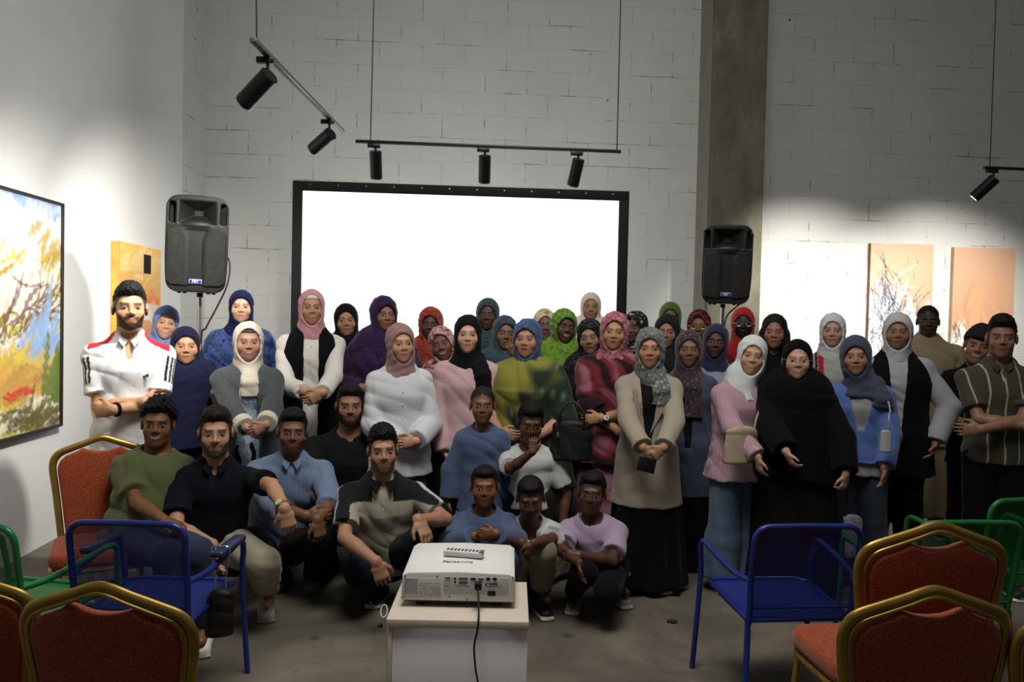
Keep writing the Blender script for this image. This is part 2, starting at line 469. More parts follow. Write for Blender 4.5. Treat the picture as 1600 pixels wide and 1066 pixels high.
def mixc(a, b, t): return np.array(lin(a))*(1-t[..., None]) + np.array(lin(b))*t[..., None]
def base1(U, V):
    s = np.clip((V-0.66-0.08*U)*6+0.5, 0, 1)
    return mixc('d9cf74', 'a9c8f0', s)
st1 = [(0.5, 0.92, 8, .5, .10, '9fc0ee', 60, .4, .05, .4), (0.7, 0.86, 6, .4, .10, 'e9eef4', 80, .35, .07, .5), (0.8, 0.84, 30, .14, .07, 'fbfbfb', 24, .15, .05, .5),
       (0.6, 0.74, 16, .5, .09, 'f4f4ee', 70, .35, .05, 1), (0.93, 0.74, 40, .3, .06, 'd2b040', 26, .05, .06, 1),
       (0.5, 0.62, 20, .5, .06, 'd8c64c', 60, .35, .04, 1), (0.7, 0.55, 28, .4, .05, 'c8944e', 40, .3, .05, 2), (0.7, 0.62, 24, .4, .06, 'f6f2e2', 60, .3, .05, 1),
       (0.8, 0.47, 34, .4, .045, 'f7f2ea', 150, .2, .09, 1.5), (0.5, 0.46, 14, .3, .035, 'c5c64a', 80, .3, .05, 2), (0.6, 0.52, 20, .25, .03, 'f0ead8', 60, .3, .06, 1),
       (0.82, 0.44, 36, .36, .035, '7a4e3a', 44, .12, .09, 1.5), (0.5, 0.36, 0, .4, .05, '84943c', 30, .3, .02, 1), (0.55, 0.32, -10, .5, .04, '7a5546', 34, .25, .025, 1), (0.55, 0.34, -6, .4, .05, 'efe6da', 40, .25, .03, 1),
       (0.9, 0.34, 40, .4, .07, 'a5c6f2', 46, .06, .06, 1), (0.55, 0.22, 8, .5, .07, 'dcc04c', 110, .35, .05, 1.2), (0.75, 0.19, 20, .4, .06, 'd9a456', 50, .2, .05, 1),
       (0.96, 0.2, 70, .35, .07, '73893a', 34, .02, .07, 1), (0.72, 0.17, 0, .16, .05, 'd8452c', 7, .05, .010, .5), (0.5, 0.19, -8, .12, .04, 'dc5534', 5, .04, .01, .5),
       (0.4, 0.06, 6, .3, .05, 'b9bc56', 60, .35, .03, 1), (0.6, 0.06, 4, .3, .04, 'f1ead2', 60, .3, .03, 1), (0.85, 0.05, 10, .3, .05, '6b6238', 26, .1, .025, 1)]
# on the left wall: local x = along the wall away from the camera side
def wallM(cy, cz):   # local x -> +Y, local y -> -X (into the wall), local z up
    return Matrix(((0, -1, 0, LW+0.012), (1, 0, 0, cy), (0, 0, 1, cz), (0, 0, 0, 1)))
def wall_span(px0, py, px1): return PX(px0, py, LW)[1], PX(px1, py, LW)[1]
y1 = PX(95, 500, LW+0.04)[1]; zt = PX(95, 322, LW+0.04)[2]; zb = PX(92, 662, LW+0.04)[2]
w1 = 1.95; h1 = zt-zb
canvas('painting', 'large thin-framed abstract of blue sky over yellow and brown brushwork, at left edge', w1, h1, 0.03, base1, st1, 3, 'c9b48a', wallM(y1-w1/2-0.02, (zt+zb)/2), frame='2c2823')
g = MB()   # pale wooden top edge of that frame
def base2(U, V):
    s = np.clip((V-0.35)*6, 0, 1); c = mixc('e9867c', 'f0b46a', s)
    t = np.clip((V-0.72)*5, 0, 1)[..., None]; return c*(1-t)+np.array(lin('f0c060'))*t
st2 = [(0.5, 0.66, 0, .3, .03, 'f08a50', 40, .3, .015, .5), (0.3, 0.58, 0, .2, .05, 'fbeee0', 40, .2, .025, 1), (0.75, 0.58, 0, .2, .05, 'fae6d4', 40, .15, .02, 1),
       (0.5, 0.88, 5, .4, .07, 'f6cf86', 40, .3, .05, .5), (0.5, 0.4, 0, .4, .07, 'ee9a80', 40, .3, .04, .5), (0.5, 0.2, 0, .4, .08, 'e98a86', 50, .3, .1, .5)]
ya = PX(170, 450, LW)[1]; yb = PX(236, 450, LW)[1]
zt = PX(170, 376, LW)[2]; zb = zt-1.35
pt = canvas('painting', 'unframed orange and yellow canvas with a black block, behind man in white polo', yb-ya, zt-zb, 0.07, base2, st2, 5, 'dca24a', wallM((ya+yb)/2, (zt+zb)/2))
wq = yb-ya; hq = zt-zb
MB().box((wq*0.05, -0.078, hq*0.33), (wq*0.22, -0.07, hq*0.45)).build('black_block', blackf, pt)

def base3(U, V): return mixc('d6a07c', 'dcb092', V)
st3 = [(0.25, 0.35, 100, .5, .02, 'f5f2f0', 120, .16, .14, 1.5), (0.2, 0.3, 80, .4, .05, 'f0eeec', 70, .14, .14, 1.5),
       (0.28, 0.55, 108, .4, .014, '4a4e60', 45, .14, .14, 1.5), (0.25, 0.3, 75, .35, .014, '55586a', 60, .16, .16, 1.5),
       (0.55, 0.45, 70, .3, .012, '6a6a72', 20, .14, .1, 1.5), (0.8, 0.35, 75, .3, .03, '7a7c8c', 22, .1, .06, 1.5), (0.7, 0.28, 95, .3, .04, 'efecea', 50, .14, .1, 1),
       (0.65, 0.8, 90, .12, .01, '8c6a5c', 4, .05, .05, .5)]
st4 = [(0.12, 0.22, 80, .3, .03, 'f3efe9', 50, .1, .1, 1.5), (0.1, 0.32, 100, .2, .012, '5c5a58', 16, .05, .05, 1.5), (0.7, 0.36, 90, .25, .01, 'a06f50', 14, .08, .08, 1),
       (0.5, 0.4, 90, .4, .06, 'e0a880', 30, .3, .15, .5)]
def backM(cx, cz): return Matrix(((1, 0, 0, cx), (0, 1, 0, BW), (0, 0, 1, cz), (0, 0, 0, 1)))
for i, (x0, x1, y0, stt, lab) in enumerate(((1361, 1459, 380, st3, 'peach canvas with grey and white reed-like strokes on the block wall'),
                                     (1491, 1587, 386, st4, 'plain peach canvas with faint marks low left, right of the reed-stroke canvas'))):
    pa = PY(x0, y0, BW-0.06); pb = PY(x1, y0+2, BW-0.06); w = pb[0]-pa[0]; h = 1.45
    canvas('painting', lab, w, h, 0.06, base3, stt, 11+i, '6e4a38' if i == 0 else 'a58f78', backM((pa[0]+pb[0])/2, pa[2]-h/2), group=None)

# ------------------------------------------------------------------ lighting tracks
trackm = plain('track_black', '17171a', 0.4, 0.2); trackg = plain('track_grey', '7c7d80', 0.35, 0.7); canm = plain('spot_can', '1b1b1e', 0.35, 0.3)
rimm = plain('spot_rim', 'c9c9c9', 0.3, 0.8)
def track(a, b, cables, label, mat):
    a = np.array(a); b = np.array(b)
    t = thing('light_track', label, 'light track', a)
    d = Vector(b-a); L = d.length
    M = d.to_track_quat('X', 'Z').to_matrix().to_4x4()
    MB().box((0, -0.017, -0.01), (L, 0.017, 0.01), 0.002, M).build('rail', mat, t)
    MB().box((0, -0.006, -0.013), (L, 0.006, -0.009), 0, M).build('groove', trackm, t)
    for f_, top, bend in cables:
        p = d*f_
        pts = [p+Vector((0, 0, 0.01))] + [p+Vector((bend*math.sin(k/6*2.5), 0, 0.01+k*(CEIL-a[2])/6)) for k in range(1, 7)]
        MB().tube(bez([tuple(q) for q in pts], 4), 0.004, 6).build('suspension_cable', trackm, t)
    return t, M, d
GS = 'cylindrical black track spotlights'
def spotlight(pos, aim, label, scale=1.0, drop=0.06):
    """adapter at pos under the rail, can hanging below aimed at aim"""
    pos = Vector(pos); t = thing('track_spotlight', label, 'spotlight', pos, 0, GS)
    MB().box((-0.055, -0.017, -0.03), (0.03, 0.017, 0.0), 0.003).build('adapter', canm, t)
    MB().cyl((0, 0, -0.03), (0, 0, -drop-0.01), 0.008, seg=10).build('stem', canm, t)
    d = (Vector(aim)-pos).normalized(); c = Vector((0, 0, -drop))
    L = 0.17*scale; R_ = 0.042*scale
    MB().cyl(c-d*0.02, c+d*L, R_, seg=28, bevel=0.004).build('can', canm, t)
    MB().cyl(c+d*(L-0.001), c+d*(L+0.003), R_*0.97, seg=28).build('rim', rimm, t)
    e = NT('spot_lamp'); e.b.inputs['Emission Color'].default_value = (1, 0.95, 0.85, 1); e.b.inputs['Emission Strength'].default_value = 6
    MB().cyl(c+d*(L+0.002), c+d*(L+0.005), R_*0.6, seg=20).build('lamp', e.m, t)
    return pos + c + d*(L+0.02), Vector(aim)
TZ = 2.9
A = PZ(395, 62, TZ); B = PZ(535, 205, TZ)
_, M1, d1 = track(A, B, [(0.03, 0, -0.03)], 'grey light track running away from the camera, at upper left', trackg)
p1 = Vector(A)+d1*0.12; p2 = Vector(A)+d1*0.80
sA, tA = spotlight(p1-Vector((0, 0, 0.012)), PX(20, 520, LW), 'larger black spotlight near the front end of the left track', 1.15, 0.10)
sB, tB = spotlight(p2-Vector((0, 0, 0.012)), PX(200, 470, LW), 'black spotlight near the far end of the left track', 1.05, 0.10)
spot('track_spot_beam', sA, PX(60, 600, LW), 270, 95, 1.0)
spot('track_spot_beam', sB, PX(205, 500, LW), 240, 85, 1.0)
C_ = P(556, 221, 5.6); D_ = P(970, 237, 5.62)
D_ = np.array([D_[0], D_[1], C_[2]+(D_[2]-C_[2])])
_, M2, d2 = track(C_, D_, [(0.055, 0, 0.01), (0.985, 0, 0.0)], 'black light track hanging in front of the projection screen', trackm)
for f_, lab, w_ in ((0.075, 'black spotlight at the left end of the track above the screen', (0.05, 1.2, -3)), (0.487, 'black spotlight in the middle of the track above the screen', (0.02, 1.2, -3)), (0.84, 'black spotlight near the right end of the track above the screen', (-0.5, 1.2, -3))):
    p_ = Vector(C_)+d2*f_-Vector((0, 0, 0.012))
    s_, t_ = spotlight(p_, p_+Vector(w_), lab, 1.0, 0.07)
E_ = P(1538, 262, 6.2); F_ = E_+np.array([2.2, 0.03, -0.01])
_, M3, d3 = track(E_, F_, [(0.02, 0, 0.0)], 'black light track entering at right above the peach canvases', trackm)
s_, t_ = spotlight(Vector(E_)+Vector((0.075, 0, -0.012)), Vector(E_)+Vector((-0.75, 0.7, -1.1)), 'tilted black spotlight at the left end of the right track', 1.05, 0.08)
q_ = Vector(E_)+Vector((1.5, 0, -0.012))
# the lamps of the right track that wash the canvases
spot('track_spot_beam', Vector((3.7, 6.9, 3.3)), (3.95, BW, 1.2), 540, 80, 1.0)
spot('track_spot_beam', Vector((5.2, 6.9, 3.3)), (5.5, BW, 1.2), 500, 80, 1.0)
# ================================================================== soft-surface modelling (distance fields -> one mesh)
def axis(lo, hi, coarse, bands=()):
    out = [lo]; x = lo
    while x < hi:
        st = coarse
        for a, b, f in bands:
            if a-st*0.5 <= x <= b: st = min(st, f)
        x += st; out.append(x)
    return np.array(out, dtype=np.float32)

def smin(a, b, k):
    if k <= 0: return np.minimum(a, b)
    h = np.clip(0.5+0.5*(b-a)/k, 0, 1)
    return b+(a-b)*h-k*h*(1-h)

class Field:
    def __init__(s, lo, hi, coarse, bands=None):
        bands = bands or [(), (), ()]
        s.ax = [axis(lo[i], hi[i], coarse, bands[i]) for i in range(3)]
        s.F = np.full([len(a) for a in s.ax], 1.0, dtype=np.float32)
    def _blk(s, lo, hi, m):
        sl = []; g = []
        for i in range(3):
            a = max(int(np.searchsorted(s.ax[i], lo[i]-m))-1, 0); b = int(np.searchsorted(s.ax[i], hi[i]+m))+1
            sl.append(slice(a, b)); g.append(s.ax[i][a:b])
        return tuple(sl), g[0][:, None, None], g[1][None, :, None], g[2][None, None, :]
    def _do(s, lo, hi, fn, k, mode):
        m = 0.04+k
        sl, X, Y, Z = s._blk(lo, hi, m)
        if s.F[sl].size == 0: return s
        d = fn(X, Y, Z).astype(np.float32)
        if mode == 'add': s.F[sl] = smin(s.F[sl], d, k)
        elif mode == 'sub': s.F[sl] = -smin(-s.F[sl], d, k)
        return s
    def ell(s, c, r, R=None, k=0.02, mode='add', infl=0.0):
        c = np.asarray(c, float); r = np.asarray(r, float)+infl; e = max(r)
        R = np.eye(3) if R is None else R
        ext = np.abs(R) @ r
        def fn(X, Y, Z):
            dx, dy, dz = X-c[0], Y-c[1], Z-c[2]
            q = [(R[0, i]*dx+R[1, i]*dy+R[2, i]*dz) for i in range(3)]
            k0 = np.sqrt((q[0]/r[0])**2+(q[1]/r[1])**2+(q[2]/r[2])**2)+1e-6
            k1 = np.sqrt((q[0]/r[0]**2)**2+(q[1]/r[1]**2)**2+(q[2]/r[2]**2)**2)+1e-6
            return k0*(k0-1)/k1
        return s._do(c-ext, c+ext, fn, k, mode)
    def rc(s, a, b, ra, rb, k=0.02, mode='add', clip=None):
        a = np.asarray(a, float); b = np.asarray(b, float); w = b-a; L2 = max(w@w, 1e-9); e = max(ra, rb)
        def fn(X, Y, Z):
            t = np.clip(((X-a[0])*w[0]+(Y-a[1])*w[1]+(Z-a[2])*w[2])/L2, 0, 1)
            d = np.sqrt((X-a[0]-t*w[0])**2+(Y-a[1]-t*w[1])**2+(Z-a[2]-t*w[2])**2)-(ra+t*(rb-ra))
            if clip is not None:   # flat end at b
                u = w/math.sqrt(L2); d = np.maximum(d, (X-b[0])*u[0]+(Y-b[1])*u[1]+(Z-b[2])*u[2]-clip)
            return d
        return s._do(np.minimum(a, b)-e, np.maximum(a, b)+e, fn, k, mode)
    def ec(s, a, b, r0, r1, lat, k=0.02, mode='add', flat=False, folds=None):
        """elliptic cone: r0,r1=(side,front) radii; lat = sideways unit vector"""
        a = np.asarray(a, float); b = np.asarray(b, float); w = b-a; L = math.sqrt(max(w@w, 1e-9)); u = w/L
        lat = np.asarray(lat, float); lat = lat-u*(lat@u); lat /= np.linalg.norm(lat); fr = np.cross(u, lat)
        e = max(*r0, *r1)
        def fn(X, Y, Z):
            dx, dy, dz = X-a[0], Y-a[1], Z-a[2]
            tt = dx*u[0]+dy*u[1]+dz*u[2]; t = np.clip(tt/L, 0, 1)
            rx = r0[0]+t*(r1[0]-r0[0]); ry = r0[1]+t*(r1[1]-r0[1]); mn = np.minimum(rx, ry)
            p = dx*lat[0]+dy*lat[1]+dz*lat[2]; q = dx*fr[0]+dy*fr[1]+dz*fr[2]
            o = tt-t*L
            rad = np.sqrt((p/rx)**2+(q/ry)**2+(0 if flat else (o/mn)**2))
            d = (rad-1)*mn
            if folds is not None:
                n_, amp, ph = folds
                th = np.arctan2(q/ry, p/rx)
                d = d-amp*(0.25+0.75*t)*(np.sin(n_*th+ph+1.3*np.sin(tt*4))+0.5*np.sin((n_*1.7)*th+2*ph))
            if flat: d = np.maximum(d, np.abs(tt-L/2)-L/2)
            return d
        return s._do(np.minimum(a, b)-e, np.maximum(a, b)+e, fn, k, mode)
    def wrinkle(s, amp, seed, wl=0.09, dirs=((1, 0.2, 0.3), (0.3, 0.3, 1), (0.8, -0.4, 0.6))):
        rs = np.random.RandomState(seed)
        X, Y, Z = s.ax[0][:, None, None], s.ax[1][None, :, None], s.ax[2][None, None, :]
        acc = 0
        for i, dv in enumerate(dirs):
            dv = np.array(dv)+rs.randn(3)*0.25; kk = 2*math.pi/(wl*(0.7+0.6*rs.rand()))/np.linalg.norm(dv)
            ph = rs.rand(4)*6.28
            warp = 1.9*np.sin(X*9+2*np.sin(Z*5+ph[0])+ph[1])+1.7*np.sin(Z*8+1.5*np.sin(Y*7+X*4)+ph[2])
            g = np.abs(np.sin((X*dv[0]+Y*dv[1]+Z*dv[2])*kk*.5+ph[0]+warp*.6))
            msk = .5+.5*np.sin(X*(7+3*i)+Z*(9-2*i)+ph[3]+np.sin(Y*9+Z*5))
            acc = acc+(1.3-2.2*g**.7)*msk*1.5
        s.F += (amp*acc/len(dirs)).astype(np.float32)
        return s
    def pts(s): return s.ax[0][:, None, None], s.ax[1][None, :, None], s.ax[2][None, None, :]
    def cut(s, p, nrm):
        """remove everything on the side nrm points to"""
        X, Y, Z = s.pts(); s.F = np.maximum(s.F, ((X-p[0])*nrm[0]+(Y-p[1])*nrm[1]+(Z-p[2])*nrm[2]).astype(np.float32)); return s
    def keepout(s, fn):
        X, Y, Z = s.pts(); s.F = np.maximum(s.F, -fn(X, Y, Z).astype(np.float32)); return s
    def mesh(s):
        F = s.F; S = F < 0
        n0, n1, n2 = F.shape
        cs = sum(S[i:n0-1+i, j:n1-1+j, k:n2-1+k].astype(np.int8) for i in (0, 1) for j in (0, 1) for k in (0, 1))
        act = (cs > 0) & (cs < 8)
        ii = np.argwhere(act)
        if len(ii) == 0: return np.zeros((0, 3)), np.zeros((0, 4), int)
        idx = np.full(act.shape, -1, dtype=np.int32); idx[act] = np.arange(len(ii))
        acc = np.zeros((len(ii), 3)); cnt = np.zeros(len(ii))
        for axn in range(3):
            o1, o2 = [q for q in range(3) if q != axn]
            for a in (0, 1):
                for b in (0, 1):
                    A = ii.copy(); A[:, o1] += a; A[:, o2] += b; B = A.copy(); B[:, axn] += 1
                    fa = F[A[:, 0], A[:, 1], A[:, 2]]; fb = F[B[:, 0], B[:, 1], B[:, 2]]
                    m = (fa < 0) != (fb < 0)
                    t = np.where(m, fa/np.where(m, fa-fb, 1), 0)
                    for q in range(3):
                        ca = s.ax[q][A[:, q]]
                        v = ca + (t*(s.ax[q][B[:, q]]-ca) if q == axn else 0)
                        acc[:, q] += np.where(m, v, 0)
                    cnt += m
        V = acc/cnt[:, None]
        Fs = []
        for axn in range(3):
            b_, c_ = (axn+1) % 3, (axn+2) % 3
            sl0 = [slice(None)]*3; sl1 = [slice(None)]*3
            sl0[axn] = slice(0, -1); sl1[axn] = slice(1, None)
            s0 = S[tuple(sl0)]; s1 = S[tuple(sl1)]
            e = np.argwhere(s0 != s1)
            e = e[(e[:, b_] > 0) & (e[:, c_] > 0) & (e[:, b_] < F.shape[b_]-1) & (e[:, c_] < F.shape[c_]-1)]
            ins = s0[e[:, 0], e[:, 1], e[:, 2]]
            def cell(db, dc):
                q = e.copy(); q[:, b_] += db; q[:, c_] += dc
                return idx[q[:, 0], q[:, 1], q[:, 2]]
            Q = np.stack([cell(-1, -1), cell(0, -1), cell(0, 0), cell(-1, 0)], axis=1)
            Q[~ins] = Q[~ins][:, ::-1]
            Fs.append(Q)
        Fs = np.concatenate(Fs); Fs = Fs[(Fs >= 0).all(axis=1)]
        return V, Fs
    def obj(s, name, mat, parent, color=None):
        V, Q = s.mesh()
        if len(Q) == 0: return None
        me = mesh_arrays(name, V, Q)
        if color is not None: set_col(me, color(V))
        return link(name, me, mat, parent)

def rotm(yaw, pitch, tilt):
    y, p, t = (math.radians(v) for v in (yaw, pitch, tilt))
    Rz = np.array([[math.cos(y), -math.sin(y), 0], [math.sin(y), math.cos(y), 0], [0, 0, 1]])
    Rx = np.array([[1, 0, 0], [0, math.cos(p), -math.sin(p)], [0, math.sin(p), math.cos(p)]])
    Ry = np.array([[math.cos(t), 0, math.sin(t)], [0, 1, 0], [-math.sin(t), 0, math.cos(t)]])
    return Rz @ Rx @ Ry
def nrm(v): v = np.asarray(v, float); return v/max(np.linalg.norm(v), 1e-9)
# ================================================================== people
SKIN = attr_mat('skin', 0.5, 0.35, sss=0.08, bscale=120, bump=0.05)
HAIRM = attr_mat('hair', 0.7, 0.25, bscale=220, bump=0.8)
PAINTED = attr_mat('coloured_cloth', 0.85, 0.2, sheen=0.1, bscale=170, bump=0.15)
SHOEM = attr_mat('shoe_leather', 0.6, 0.3, bscale=90, bump=0.1)
PCOUNT = [0]
UP = np.array([0, 0, 1.0])

def ik(S, W, la, lb, pole):
    v = W-S; D = np.linalg.norm(v)
    if D > (la+lb)*0.985: 
        W = S+v/D*(la+lb)*0.985; v = W-S; D = np.linalg.norm(v)
    u = v/D; a = (la*la-lb*lb+D*D)/(2*D); h = math.sqrt(max(la*la-a*a, 1e-6))
    pole = np.asarray(pole, float); q = pole-u*(pole@u); q = nrm(q)
    return S+u*a+q*h, W

class Person:
    def __init__(s, label, hx, hy, d, sex='f', skin='b98a6c', hs=None, yaw=0, hyaw=None, pitch=0, tilt=0, w=1.0, ts=None,
                 pel=None, neck=None, arms=(None, None), legs=None, face=None, res=0.0037, fingers=(1, 1), sw=None, group=None, lip=None):
        s.id = PCOUNT[0]; PCOUNT[0] += 1
        s.sex = sex; s.kid = sex == 'k'; s.w = w; s.skin = np.array(lin(skin)); s.face = dict(face or {}); s.res = res; s.fw0 = 1.0
        s.face['fw'] = s.face.get('fw', 1.0)*{'f': 1.08, 'm': 1.03, 'k': 1.06}[sex]
        hs = hs or {'f': 0.97, 'm': 1.04, 'k': 0.92}[sex]
        hyaw = yaw if hyaw is None else hyaw
        bear = -math.degrees(math.atan((hx-717)/FPX)); hyaw += bear*.92; yaw += bear*.8     # everybody turns towards the photographer
        s.yaw = yaw; s.R = rotm(hyaw, pitch, tilt); s.hs = hs
        s.lat = np.array([math.cos(math.radians(yaw)), math.sin(math.radians(yaw)), 0]); s.fr = np.array([math.sin(math.radians(yaw)), -math.cos(math.radians(yaw)), 0])
        H = P(hx, hy, d+0.09)
        ts = ts or min(max(H[2]/1.58, 0.55), 1.12); s.ts = ts
        N = H - s.fr*0.035*hs + UP*(-0.168*hs) if neck is None else H + s.lat*neck[0] + s.fr*neck[1] + UP*neck[2]
        if neck is None and tilt: N = N - s.lat*0.09*math.sin(math.radians(tilt))
        if neck is None and pitch: N = N - s.fr*0.10*math.sin(math.radians(pitch))
        if pel is None: pl = np.array([N[0], N[1]-0.0, 0.55*H[2]])
        else: pl = np.array(pel, float)
        O = np.array([pl[0], pl[1], 0.0]); s.O = O
        s.H = H-O; s.N = N-O; s.pel = pl-O
        s.standing = legs is None
        sw = (sw or {'f': 0.150, 'm': 0.185, 'k': 0.150}[sex])*ts*(0.6+0.4*w); s.swd = sw
        spine = s.pel-s.N; s.spine = nrm(spine)
        s.S = [s.N+s.lat*sw*q+s.spine*0.078*ts for q in (-1, 1)]
        s.ch = s.N+spine*0.3; s.wa = s.N+spine*0.66
        hw = 0.085*ts
        s.hip = [s.pel+s.lat*hw*q for q in (-1, 1)]
        ua, fa = 0.285*ts, 0.25*ts
        s.E = []; s.W = []; s.hd = []
        for i, q in enumerate((-1, 1)):
            a = arms[i] or {}
            if 'p' in a: W = P(*a['p'])-O
            elif 'off' in a: W = s.N+s.lat*a['off'][0]+s.fr*a['off'][1]+UP*a['off'][2]
            else: W = s.S[i]+s.lat*q*0.07+s.fr*0.04+UP*(-0.5*ts)
            pole = a.get('pole', (q*0.8, 0.3, -0.8)); pole = s.lat*pole[0]-s.fr*pole[1]+UP*pole[2]
            E, W = ik(s.S[i], W, ua*a.get('len', 1), fa*a.get('len', 1), pole)
            s.E.append(E); s.W.append(W)
            dr = a.get('dir'); dr = nrm(W-E) if dr is None else nrm(s.lat*dr[0]-s.fr*dr[1]+UP*dr[2])
            pn = a.get('n', (-q, 0, 0) if dr[2] < -0.8 else (0, 1, 0)); pn = s.lat*pn[0]-s.fr*pn[1]+UP*pn[2]
            s.hd.append((dr, pn, a.get('curl', 0.5), q))
        s.fing = fingers; s.K = []; s.A = []; s.T = []
        for i, q in enumerate((-1, 1)):
            if legs is None:
                s.K.append(s.hip[i]*np.array([1, 1, 0])+s.lat*q*0.01+s.fr*0.02+UP*0.29*H[2]); s.A.append(s.hip[i]*np.array([1, 1, 0])+s.lat*q*0.02-s.fr*0.01+UP*0.075*ts)
                s.T.append(nrm(s.fr+s.lat*q*0.25))
            else:
                K = P(*legs[i][0])-O; A = P(*legs[i][1])-O
                A[2] = max(A[2], 0.07)
                s.K.append(K); s.A.append(A); t = legs[i][2] if len(legs[i]) > 2 else (q*0.2, -1, 0); s.T.append(nrm(t))
        s.root = thing('person', label, 'person', O, 0, group)
        s.body()
    def hp(s, v): return s.H+s.R @ (np.array(v, float)*s.hs)
    def hell(s, F, c, r, k=0.02, mode='add', infl=0):
        F.ell(s.hp(c), np.array(r)*s.hs+infl, s.R, k*s.hs, mode)
    def hrc(s, F, a, b, ra, rb, k=0.02, mode='add'): F.rc(s.hp(a), s.hp(b), ra*s.hs, rb*s.hs, k*s.hs, mode)
    def rad(s):
        w, t = s.w, s.ts
        if s.sex == 'f': r = [(.07, .058), (.135, .078), (.150, .115), (.132, .102), (.160, .12)]
        elif s.sex == 'm': r = [(.08, .065), (.165, .088), (.168, .115), (.150, .110), (.155, .112)]
        else: r = [(.07, .06), (.135, .08), (.135, .095), (.125, .09), (.13, .095)]
        return [(a*t*(1 if i < 1 else w if i > 1 else (0.5+0.5*w)), b*t*(1 if i < 2 else w)) for i, (a, b) in enumerate(r)]
    def trunk(s, F, inf, k=0.03, upto=4, folds=None, hem=None, flare=0.0):
        r = [(a+inf, b+inf) for a, b in s.rad()]
        p = [s.N+s.spine*0.005, s.N+s.spine*0.085*s.ts, s.ch, s.wa, s.pel]
        for i in range(upto): F.ec(p[i], p[i+1], r[i], r[i+1], s.lat, k=k if i else k*0.7)
        if hem:
            e = s.pel+s.down()*hem
            F.ec(s.pel-s.down()*0.02, e, r[4], (r[4][0]+flare, r[4][1]+flare*0.8), s.lat, k=k, folds=folds)
    def down(s): return np.array([0, 0, -1.0]) if s.standing else s.spine
    def body(s):
        hs, N = s.hs, s.N
        pts = [s.H+UP*0.15, s.H-UP*0.1, N, s.pel]+s.S+s.E+s.W+s.K+s.A+s.hip+[s.W[i]+s.hd[i][0]*0.2 for i in (0, 1)]+[s.A[i]+s.T[i]*0.16 for i in (0, 1)]
        lo = np.min(pts, axis=0)-0.15; hi = np.max(pts, axis=0)+0.15; lo[2] = max(lo[2], -0.02)
        bands = [[], [], []]
        for a in range(3):
            bands[a].append((s.H[a]-0.125*hs, s.H[a]+0.13*hs, s.res))
            for i in (0, 1):
                if s.fing[i]:
                    q0 = s.W[i]; q1 = s.W[i]+s.hd[i][0]*0.17
                    bands[a].append((min(q0[a], q1[a])-0.04, max(q0[a], q1[a])+0.04, 0.0058))
        F = Field(lo, hi, 0.017, bands)
        fw = s.face.get('fw', s.fw0)
        s.hell(F, (0, .018, .035), (.074*fw, .093, .085))
        s.hell(F, (0, -.022, -.03), (.060*fw, .068, .078), k=.03)
        jw = 1.12 if s.sex == 'm' else 0.95
        s.hell(F, (0, -.034, -.078), (.044*fw*jw, .045, .034), k=.03)
        s.hell(F, (0, -.066, -.097), (.019*jw, .018, .018), k=.025)
        for q in (-1, 1):
            s.hell(F, (q*.036*fw, -.060, -.032), (.023, .022, .024), k=.022)
        bz = .014 if s.sex == 'm' else .0115
        s.hrc(F, (-.034, -.076, .022), (.034, -.076, .022), bz, bz, k=.014)
        s.hell(F, (0, -.064, -.058), (.028, .023, .026), k=.02)
        nl = s.face.get('nose', 1.0 if s.sex == 'm' else .95)
        s.hrc(F, (0, -.084, .010), (0, -.1015*nl, -.026), .0065, .0096*nl, k=.014)
        for q in (-1, 1):
            s.hell(F, (q*.0115, -.0905, -.031), (.0088*nl, .0095, .008), k=.008)
            s.hell(F, (q*.031, -.107, .001), (.018, .018, .012), k=.012, mode='sub')
            s.hell(F, (q*.031, -.0735, .0), (.0145, .0145, .013), k=.003)
            s.hell(F, (q*.074*fw, .006, -.008), (.009, .017, .030), k=.006)
        sm = s.face.get('smile', 0)
        s.hell(F, (0, -.0835, -.0555), (.022+.006*sm, .011, .0058), k=.006)
        s.hell(F, (0, -.0815, -.0665), (.019+.005*sm, .0115, .0068), k=.006)
        nr = {'f': .047, 'm': .059, 'k': .043}[s.sex]*hs
        F.rc(s.hp((0, .02, -.06)), N+UP*0.005, nr, nr*1.08, k=.02)
        s.trunk(F, 0.0, k=.04)
        fat = (0.6+0.4*s.w)
        for i, q in enumerate((-1, 1)):
            t = s.ts
            F.rc(N+s.spine*0.035, s.S[i], .043*t, .044*t*fat, k=.04)
            F.rc(s.S[i], s.E[i], .042*t*fat, .036*t*fat, k=.02)
            F.rc(s.E[i], s.E[i]+(s.W[i]-s.E[i])*0.35, .037*t*fat, .038*t*fat, k=.012)
            F.rc(s.E[i]+(s.W[i]-s.E[i])*0.35, s.W[i], .038*t*fat, .025*t, k=.012)
            s.hand(F, i)
            F.rc(s.hip[i], s.K[i], .085*t*fat, .056*t*fat, k=.04)
            F.rc(s.K[i], s.K[i]+(s.A[i]-s.K[i])*0.3, .054*t*fat, .054*t*fat, k=.02)
            F.rc(s.K[i]+(s.A[i]-s.K[i])*0.3, s.A[i], .054*t*fat, .034*t, k=.02)
            F.rc(s.A[i]-UP*0.03, s.A[i]+s.T[i]*0.12*t-UP*0.045, .034*t, .026*t, k=.02)
        F.cut((0, 0, 0.006), (0, 0, -1))
        s.bodyobj = F.obj('body', SKIN, s.root, s.skincol)
